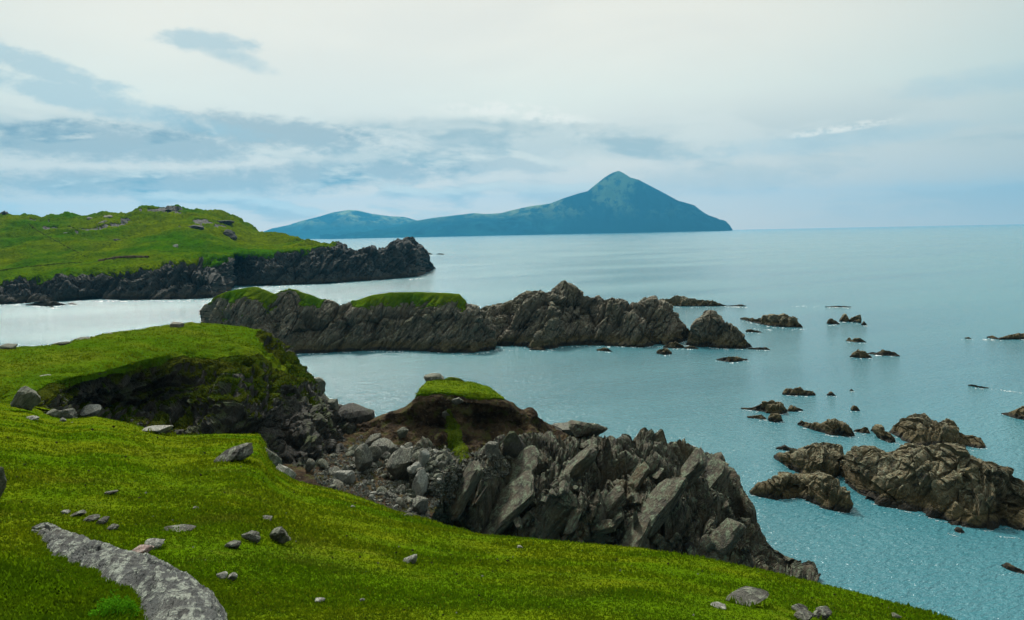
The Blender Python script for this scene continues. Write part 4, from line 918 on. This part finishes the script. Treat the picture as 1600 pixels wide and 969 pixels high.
def bank(pts, wpx, hpx, label, mt, seed):
    q = []
    for i in range(len(pts) - 1):
        for t in np.linspace(0, 1, 24, endpoint=(i == len(pts) - 2)):
            h = hit(pts[i][0] * (1 - t) + pts[i + 1][0] * t, pts[i][1] * (1 - t) + pts[i + 1][1] * t, FH)
            if h is not None: q.append(np.array(h[0]))
    q = np.array(q); n = len(q); tg = np.gradient(q, axis=0); sd = np.stack([tg[:, 1], -tg[:, 0], 0 * tg[:, 0]], -1); sd /= np.linalg.norm(sd, axis=1, keepdims=True) + 1e-9
    mpp = q[:, 1:2] / F; prof = [(-1, -.6), (-.55, .7), (0, 1), (.55, .7), (1, -.6)]
    P = np.stack([q + sd * mpp * wpx * a * .5 + np.array([0, 0, 1]) * mpp * hpx * b for a, b in prof], 1)
    P += (fbm(P / 1.5, 3, seed) * .35)[..., None] * np.array([.4, .4, 1])
    V = P.reshape(-1, 3); c = center(V)
    link('field_bank', mk('field_bank', V - c, grid_faces(n, 5), MATS[mt]), loc=c, label=label, cat='field bank')
bank([(44, 350), (60, 362), (85, 376), (108, 388), (138, 404)], 4, 1.6, 'thin dark field bank running down the left of the far headland', 'turf_moss', 1)
bank([(-40, 427), (0, 424), (40, 419), (90, 414), (130, 411)], 5, 2.2, 'dark turf bank along the lower field of the far headland', 'turf_moss', 2)
bank([(156, 409), (180, 405), (205, 403), (232, 404)], 8, 4, 'short thick dark bank above the cliffs of the far headland', 'earth', 3)

# ------------------------------------------------------------------ fallen stones in the cove
rng = np.random.default_rng(77)
SG = 'fallen stones in the cove'
big = [(600, 712, 34, 24, 'grey rounded stone at the top of the fallen stones', 'stone'), (624, 752, 44, 38, 'largest dark blue grey stone among the fallen stones', 'stone'), (655, 776, 28, 40, 'tall pale squared block among the fallen stones', 'stone_pale'),
       (565, 742, 26, 40, 'upright grey stone left among the fallen stones', 'stone'), (541, 757, 34, 18, 'pale flat stone low on the left of the fallen stones', 'stone_pale'), (662, 727, 16, 24, 'cream coloured leaning stone on the fallen stones', 'stone_pale'),
       (484, 738, 14, 16, 'small grey stone left of the fallen stones by the pale boulder', 'stone'), (505, 734, 18, 16, 'brown stone at the left margin of the fallen stones', 'stone_shaggy'), (660, 806, 24, 26, 'dark squared stone at the bottom of the fallen stones', 'stone'),
       (585, 700, 24, 16, 'pointed grey stone at the back of the fallen stones', 'stone'), (580, 722, 24, 22, 'middle grey block of the fallen stones', 'stone')]
for k, (x, y, a, b, lb, mt) in enumerate(big):
    boulder(x, y, a, b, lb, 'stone', mt, 300 + k, which=('es', 'crag'), cat='stone', group=SG, rough=.05, sink=.15, tilt=rng.uniform(-.4, .4))
poly = [(515, 712), (560, 694), (620, 696), (680, 705), (706, 722), (690, 745), (672, 772), (668, 812), (640, 812), (590, 788), (560, 770), (505, 760), (480, 742)]
def inpoly(x, y, pl):
    c = False
    for i in range(len(pl)):
        x1, y1 = pl[i]; x2, y2 = pl[i - 1]
        if (y1 > y) != (y2 > y) and x < (x2 - x1) * (y - y1) / (y2 - y1) + x1: c = not c
    return c
SLAB = []
protos = []
for k in range(14):
    r = np.random.default_rng(900 + k)
    protos.append(mk('stone', facet(r, (.56, .56 * r.uniform(.6, 1), .5 * r.uniform(.5, .9)), 10, .04, fine=False), ICO2_F, MATS[['stone', 'stone', 'stone_shaggy', 'stone_shaggy', 'stone_pale'][k % 5]]))
n_s = 0
while n_s < 235:
    x, y = rng.uniform(478, 708), rng.uniform(694, 815)
    if not inpoly(x, y, poly): continue
    if x < 540 and rng.random() < .5: continue
    h = hit(x, y)
    if h is None: continue
    if any(h[3] > (q[3] if (q := hit(x, y, (k2,))) else 1e9) + .01 for k2 in ('hill',)): continue
    s = (5.5 + 16 * rng.random() ** 2.2) * h[0].y / F * 1.05
    pk = int(rng.integers(14)); spx = s * F / h[0].y
    lb = ('tiny', 'small', 'middling', 'large')[int(np.digitize(spx, (9, 12, 17)))] + ' ' + ('grey', 'grey', 'brown', 'brown', 'pale')[pk % 5] + ' stone ' + ('at the back', 'in the middle', 'at the near edge')[int(np.digitize(y, (718, 762)))] + ' of the heap of fallen stones, ' + ('left', 'centre', 'right')[int(np.digitize(x, (570, 630)))] + ' part'
    o = link('stone', protos[pk], label=lb, cat='stone', group=SG, loc=h[0] + Vector((0, 0, s * .12)))
    o.scale = (s, s, s); o.rotation_euler = (rng.uniform(-.6, .6), rng.uniform(-.6, .6), rng.uniform(0, 6.28))
    n_s += 1
def gravel():
    Vs, Fs = [], []; b = 0
    base = np.array([[1, 0, 0], [-1, 0, 0], [0, 1, 0], [0, -1, 0], [0, 0, 1], [0, 0, -1]], float)
    ff = np.array([[0, 2, 4], [2, 1, 4], [1, 3, 4], [3, 0, 4], [2, 0, 5], [1, 2, 5], [3, 1, 5], [0, 3, 5]])
    pl = [(480, 715), (560, 690), (700, 702), (800, 712), (800, 740), (720, 760), (700, 825), (640, 822), (500, 765)]
    k = 0
    while k < 2600:
        x, y = rng.uniform(480, 800), rng.uniform(690, 825)
        if not inpoly(x, y, pl): continue
        h = hit(x, y, ('es', 'crag')); 
        if h is None: continue
        s = rng.uniform(.08, .28)
        V = base * rng.uniform(.5, 1.1, (6, 3)) * s
        a = rng.uniform(0, 6.28); V = V @ rotz(a).T + np.array(h[0])
        Vs.append(V); Fs.append(ff + b); b += 6; k += 1
    link('gravel', mk('gravel', np.concatenate(Vs), np.concatenate(Fs), MATS['stone']), kind='stuff', label='small broken stones strewn over the cove floor', cat='gravel')
gravel()

# ------------------------------------------------------------------ slabs of the crag
def slab_mesh(rng, L_, W_, T_):
    V = facet(rng, (1, 1, 1), 6, .10, .8, box=True)
    zq = np.floor(V[:, 2] * 5 + .8 * V[:, 0] * rng.normal()) 
    V[:, :2] *= (1 + .16 * (_h(zq.astype(np.int64), np.zeros(len(zq), np.int64), np.zeros(len(zq), np.int64), int(rng.integers(999))) - .5))[:, None]
    return V * np.array([L_, W_, T_])
FR = np.stack([DB if DB[2] > 0 else -DB, SB, NB], 1)          # local x up-dip, z across the bedding
def crag_slab(px, py, Lpx, Wm, Tm, seed, parent=crag_root, which=('crag',), mat='rock_crag', lift=.0, jitter=.15):
    h = hit(px, py, which)
    if h is None: return
    rg = np.random.default_rng(seed)
    l = Lpx * h[0].y / F * .52
    V = slab_mesh(rg, l, Wm, Tm)
    A = FR @ rotz(rg.normal() * jitter)
    ax = rg.normal(size=3) * jitter * .6
    A = A + np.cross(np.tile(ax, (3, 1)), A.T).T * .6
    V = V @ A.T
    o = link('slab', mk('slab', V, ICO_F, MATS[mat]), parent, loc=h[0] + h[1] * lift)
rs = np.random.default_rng(5)
for k, (x, y, l, wm, tm) in enumerate([(785, 800, 150, 3.2, .8), (712, 770, 95, 1.5, .8), (748, 752, 60, 1.1, .5), (800, 742, 85, 1.9, .7), (905, 735, 110, 1.6, 1.0), (955, 790, 70, 1.3, .6), (1000, 750, 50, .9, .5), (1040, 800, 120, 2.4, 1.0), (1082, 742, 60, 1.6, .9), (1118, 760, 95, 2.6, 1.3), (1128, 845, 60, 1.5, .9), (890, 812, 46, .8, .4), (1000, 836, 80, 1.8, .6)]):
    crag_slab(x, y, l * 1.15, wm * 1.0, tm * .75, 400 + k, lift=-.6 * tm - .25, jitter=.24)
k = 0
while k < 34:
    x, y = rs.uniform(690, 1240), rs.uniform(690, 890)
    h = hit(x, y)
    hc = hit(x, y, ('crag',))
    if h is None or hc is None or hc[3] > h[3] + .05: continue
    crag_slab(x, y, 10 + 58 * rs.random() ** 2, .4 + 1.3 * rs.random() ** 1.5, .15 + .55 * rs.random() ** 2, 500 + k, lift=rs.uniform(-.3, -.05), jitter=.32)
    k += 1

# ------------------------------------------------------------------ lichen slab in the near grass
def near_slab():
    n = 150
    lo = np.array([(50, 831), (66, 848), (80, 870), (112, 888), (140, 893), (158, 910), (175, 922), (205, 934), (212, 960), (214, 1000), (225, 1080)], float)
    up = np.array([(52, 827), (75, 824.5), (104, 838), (140, 847), (180, 856), (215, 869), (254, 882), (304, 904), (340, 926), (358, 952), (368, 1010)], float)
    t = np.linspace(0, 1, n)
    ti = np.linspace(0, 1, len(lo))
    lo_ = np.stack([np.interp(t, ti, lo[:, i]) for i in (0, 1)], -1); up_ = np.stack([np.interp(t, ti, up[:, i]) for i in (0, 1)], -1)
    jit = lambda s_: 7.5 * fbm(np.stack([t * 11, t * 0 + s_, t * 0], -1), 3, 77)
    lo_[:, 1] += jit(1.0); lo_[:, 0] += jit(5.0) * .7; up_[:, 1] += jit(9.0)
    def g(px, py):
        h = hit(px, py, ('hill',)); return np.array(h[0])
    A = np.array([g(*p) for p in lo_]); B = np.array([g(*p) for p in up_])
    for q in list(A[::4]) + list(B[::5]): ring_spots.append((tuple(q), .16))
    hgt = .07 * np.sin(np.linspace(.12, 1, n) * PI * .62) + .02
    rows = []
    m = 60
    for j in range(m):
        s = j / (m - 1)
        prof = (min(1, s / .30) ** .8) * (min(1, (1 - s) / .22) ** .7)
        R = A * (1 - s) + B * s
        R = R.copy(); R[:, 2] += hgt * prof * (1.0 + .5 * s) - .05 * (1 - prof) 
        rows.append(R)
    P = np.stack(rows, 1)
    N = grid_normals(P)
    if N[..., 2].mean() < 0: N = -N
    w_e = (np.sin(np.linspace(0, 1, m) * PI) ** .35)[None]
    dsp = .026 * strata(P, .22, 611) + .010 * strata(P, .07, 613) + .030 * fbm(P / .7, 4, 615, .5) + .016 * blocks(P, .9, 617, .03) + .012 * fbm(P / .05, 3, 616)
    P = P + N * (dsp * w_e)[..., None]
    V = P.reshape(-1, 3); c = center(V)
    link('rock_slab', mk('rock_slab', V - c, grid_faces(n, m)[:, ::-1], MATS['rock_near']), loc=c, label='long grey lichen covered slab of bedrock in the lower left grass', cat='rock slab')
near_slab()

# ------------------------------------------------------------------ grass blades, mound, bush, droppings, foam
def tufts(V, Fc, count, px_size, seed, rgn=(-180, 1780, 280, 1080), dmax=140, nb=3, keep=None):
    rg = np.random.default_rng(seed)
    T = V[Fc]; c = T.mean(1)
    pj = proj(c)
    nrm = np.cross(T[:, 2] - T[:, 0], T[:, 3] - T[:, 1]); ar = np.linalg.norm(nrm, axis=1) * .5; nrm = nrm / (np.linalg.norm(nrm, axis=1, keepdims=True) + 1e-9)
    nrm *= np.sign(nrm[:, 2:3])
    view = np.array([0, 0, CAM_Z]) - c; d = np.linalg.norm(view, axis=1); cosv = np.clip((nrm * view).sum(1) / d, 0.05, 1)
    ok = (pj[:, 0] > rgn[0]) & (pj[:, 0] < rgn[1]) & (pj[:, 1] > rgn[2]) & (pj[:, 1] < rgn[3]) & (c[:, 1] > 1.5) & (d < dmax) & (nrm[:, 2] > .25)
    if keep is not None: ok &= keep(pj)
    wgt = np.where(ok, ar * cosv / d ** 2, 0)
    if wgt.sum() <= 0: return None
    n = min(count, int(wgt.sum() * (F * .64) ** 2 * 1.1))
    fi = rg.choice(len(Fc), n, p=wgt / wgt.sum())
    u, v = rg.random(n)[:, None], rg.random(n)[:, None]
    p = (T[fi, 0] * (1 - u) + T[fi, 1] * u) * (1 - v) + (T[fi, 3] * (1 - u) + T[fi, 2] * u) * v
    dd = np.linalg.norm(p - np.array([0, 0, CAM_Z]), axis=1)
    patch = .6 + .9 * np.clip(fbm(p / 1.1, 2, seed) + .4, 0, 1.2)
    s = px_size * np.clip(1.15 - dd / 75, .5, 1.1) * dd / (F * .64) * rg.uniform(.55, 1.45, n) * patch
    vs_, at = [], []
    rnd = rg.random(n)
    for b in range(nb):
        a = rg.uniform(0, 2 * PI, n); ln = rg.uniform(.25, 1.0, n)
        side = np.stack([np.cos(a), np.sin(a), np.zeros(n)], -1) * (s * .30)[:, None]
        lean = np.stack([-np.sin(a), np.cos(a), np.zeros(n)], -1) * (s * ln * .8)[:, None] + np.array([0, 0, 1]) * s[:, None] * .85
        o = rg.normal(size=(n, 3)) * (s * .35)[:, None]; o[:, 2] = -.12 * s
        vs_.append(np.stack([p + o - side, p + o + side, p + o + lean], 1))
        at.append(np.repeat(np.clip(rnd + rg.normal(size=n) * .15, 0, 1)[:, None], 3, 1))
    Vn = np.concatenate(vs_).reshape(-1, 3); an = np.concatenate(at).reshape(-1)
    return Vn, an
def all_grass():
    for nm, patches, mt, lb, sd in (('grass', turf_patches, 'blades', 'short green grass growing over the slopes and caps', 40), ('moss', moss_patches, 'moss_blades', 'dark mossy growth on the slumped face of the promontory', 80)):
        Vs, As = [], []
        for k, (v, f) in enumerate(patches):
            r = tufts(v, f, 190000, 2.1, sd + k)
            if r: Vs.append(r[0]); As.append(r[1])
        if nm == 'grass':
            r = tufts(hill_V, hill_F, 3000, 7.0, 99, (-120, 205, 835, 1010), 9, 5, keep=lambda q: q[:, 1] > 888 + (q[:, 0] - 40) * .56); Vs.append(r[0]); As.append(r[1] * .35 + .4)
            rg = np.random.default_rng(17)
            for (lx, ly, lz), wd in ring_spots:
                n = 46; a = rg.uniform(0, 2 * PI, n); rr = wd * rg.uniform(.42, .72, n); sz = wd * .16 * rg.uniform(.5, 1.3, n) + .012
                c = np.stack([lx + np.cos(a) * rr, ly + np.sin(a) * rr, np.zeros(n)], -1)
                for q in c:
                    g_ = BV['hill'].ray_cast(Vector((q[0], q[1], 40)), Vector((0, 0, -1)))[0]; q[2] = g_.z - .01 if g_ else lz
                for b in range(3):
                    d_ = rg.normal(size=(n, 3)) * .45; d_[:, 2] = 1; sd_ = rg.normal(size=(n, 3)); sd_[:, 2] = 0; sd_ *= (sz * .12)[:, None]
                    o_ = rg.normal(size=(n, 3)) * (sz * .2)[:, None]; o_[:, 2] = 0
                    Vs.append(np.stack([c + o_ - sd_, c + o_ + sd_, c + o_ + d_ * sz[:, None]], 1).reshape(-1, 3)); As.append(np.full(n * 3, .45))
        V = np.concatenate(Vs); A = np.concatenate(As)
        link(nm, mk(nm, V, np.arange(len(V)).reshape(-1, 3), MATS[mt], attrs={'rnd': A}), kind='stuff', label=lb, cat=nm)
all_grass()
def pebbles():
    Vs, Fs, b = [], [], 0; rg = np.random.default_rng(55)
    base = np.array([[1, 0, 0], [-1, 0, 0], [0, 1, 0], [0, -1, 0], [0, 0, 1], [0, 0, -1]], float)
    ff = np.array([[0, 2, 4], [2, 1, 4], [1, 3, 4], [3, 0, 4], [2, 0, 5], [1, 2, 5], [3, 1, 5], [0, 3, 5]])
    for k in range(170):
        h = hit(rg.uniform(-50, 1500), rg.uniform(640, 968), ('hill', 'prom'))
        if h is None or abs(h[1].z) < .5: continue
        s = (.7 + 2.0 * rg.random() ** 3) * h[0].y / F
        V = base * rg.uniform(.5, 1.2, (6, 3)) * s
        Vs.append(V + np.array(h[0]) + np.array([0, 0, s * .9 + .01])); Fs.append(ff + b); b += 6
    link('pebbles', mk('pebbles', np.concatenate(Vs), np.concatenate(Fs), MATS['stone_pale']), kind='stuff', label='tiny pale pebbles dotted over the grass', cat='pebbles')
pebbles()
def droppings():
    Vs, Fs, b = [], [], 0
    base = np.array([[1, 0, 0], [-1, 0, 0], [0, 1, 0], [0, -1, 0], [0, 0, 1], [0, 0, -1]], float)
    ff = np.array([[0, 2, 4], [2, 1, 4], [1, 3, 4], [3, 0, 4], [2, 0, 5], [1, 2, 5], [3, 1, 5], [0, 3, 5]])
    for k in range(260):
        x, y = rng.uniform(-50, 1500), rng.uniform(660, 968)
        h = hit(x, y, ('hill',))
        if h is None or h[0].y > 60: continue
        s = rng.uniform(1.0, 3.0) * h[0].y / F
        V = base * rng.uniform(.6, 1.2, (6, 3)) * s; V[:, 2] *= .8
        Vs.append(V + np.array(h[0]) + np.array([0, 0, s * .9])); Fs.append(ff + b); b += 6
    link('sheep_droppings', mk('sheep_droppings', np.concatenate(Vs), np.concatenate(Fs), MATS['dung']), kind='stuff', label='dark sheep droppings scattered over the grass', cat='droppings')
droppings()

def fern_clump():
    rg = np.random.default_rng(3); h = hit(178, 968, ('hill',)); c = np.array(h[0])
    root = empty('fern_clump', loc=tuple(c), label='bright green leafy clump growing against the lower left edge of the lichen slab', cat='plant')
    for nm, n, sc_ in (('foliage', 1900, 1.0),):
        Vs, Fs = [], []
        for k in range(n):
            a = rg.uniform(0, 2 * PI); r = math.sqrt(rg.random()) * .16; z = .17 * (1 - (r / .185) ** 2) * rg.uniform(.55, 1.05)
            lump = .75 + .5 * vnoise(np.array([[math.cos(a) * r * 28, math.sin(a) * r * 28, 3.]]), 5)[0]
            p = np.array([math.cos(a) * r, math.sin(a) * r * .8, z * lump])
            d = np.array([math.cos(a) * .6, math.sin(a) * .6, .7]) + rg.normal(size=3) * .45; d /= np.linalg.norm(d)
            sd = np.cross(d, rg.normal(size=3)); sd /= np.linalg.norm(sd); ln = rg.uniform(.010, .022); wd = ln * .32; bnd = np.cross(sd, d) * ln * .15
            Vs.append(np.array([p, p + d * ln * .5 + sd * wd + bnd, p + d * ln, p + d * ln * .5 - sd * wd + bnd])); Fs.append(np.arange(4) + 4 * k)
        link(nm, mk(nm, np.concatenate(Vs), np.array(Fs), MATS['fern'], attrs={'rnd': np.repeat(rg.uniform(.3, .8, n), 4)}), root)
    link('stems', mk('stems', np.concatenate([np.array([[x, y, -.03], [x + .006, y, -.03], [x * 1.8 + .003, y * 1.8, .09], [x * 1.8, y * 1.8, .09]]) for x, y in rg.uniform(-.05, .05, (30, 2))]), np.arange(120).reshape(30, 4), MATS['fern']), root)
MATS['fern'] = grass_mat('fern', .2, (.080, .30, .006), (.11, .32, .010), (.02, .09, .003), blades=True)
fern_clump()
def foam():
    rg = np.random.default_rng(9); Vs, Fs, b = [], [], 0
    lines = [((1545, 607), (1600, 614), 7), ((1536, 530), (1556, 531), 3), ((1290, 480), (1335, 480), 5), ((1235, 478), (1285, 478.5), 3), ((1418, 690), (1440, 694), 3), ((1480, 833), (1500, 840), 2), ((1555, 838), (1600, 842), 6), ((1140, 479), (1170, 480), 4), ((340, 467), (356, 466), 2),
             ((90, 473), (110, 476), 3), ((770, 545), (800, 548), 3), ((1180, 513), (1210, 516), 3), ((575, 438), (600, 437), 3), ((640, 437), (660, 434), 3), ((1400, 692), (1430, 700), 3), ((1240, 514), (1260, 514), 3), ((430, 448), (500, 446), 5), ((150, 470.5), (340, 469.5), 12), ((1440, 700), (1530, 704), 5), ((1310, 662), (1340, 684), 3)]
    lines += [((x - 5, y), (x + 5, y + .3), .7) for x, y in wash]
    for (x0, y0), (x1, y1), n in lines:
        for k in range(int(n * 6)):
            t = rg.random(); x = x0 + (x1 - x0) * t + rg.normal() * 2; y = y0 + (y1 - y0) * t + abs(rg.normal()) * .7
            d = float(dz(x, y, 0.0)); c = wpt(np.array(x), np.array(y), np.array(d)); mpp = d / F
            m_ = 9; a = np.arange(m_) / m_ * 2 * PI; r = rg.uniform(.35, 1, m_)
            lx = mpp * rg.uniform(1.0, 5.0) * rg.random(); ly = mpp * rg.uniform(.8, 2.2) * rg.random() / max(.12, (y - 360) / F)  * .25
            V = np.stack([c[0] + np.cos(a) * r * lx, c[1] + np.sin(a) * r * ly, np.full(m_, .03)], -1)
            V = np.concatenate([V, [[c[0], c[1], .05]]])
            Fs.append(np.array([[i, (i + 1) % m_, m_] for i in range(m_)]) + b); Vs.append(V); b += m_ + 1
    link('foam', mk('foam', np.concatenate(Vs), np.concatenate(Fs), MATS['foam']), kind='stuff', label='flecks of white foam on the water round the rocks', cat='foam')
foam()

# ------------------------------------------------------------------ sea air
def haze():
    x, y0, y1, z0, z1 = 21800, -21800, 21800, -90.0, 1030.0
    V = np.array([[-x, y0, z0], [x, y0, z0], [x, y1, z0], [-x, y1, z0], [-x, y0, z1], [x, y0, z1], [x, y1, z1], [-x, y1, z1]])
    Fc = np.array([[0, 3, 2, 1], [4, 5, 6, 7], [0, 1, 5, 4], [1, 2, 6, 5], [2, 3, 7, 6], [3, 0, 4, 7]])
    mt, w, out = new_mat('haze')
    v = w.node('ShaderNodeVolumePrincipled')
    v.inputs['Color'].default_value = (.085, .47, .82, 1); v.inputs['Density'].default_value = 4.0e-5; v.inputs['Anisotropy'].default_value = .3
    w.l.new(v.outputs[0], out.inputs['Volume'])
    link('haze', mk('haze', V, Fc, mt), kind='stuff', label='thin blue sea haze filling the air', cat='haze')
haze()
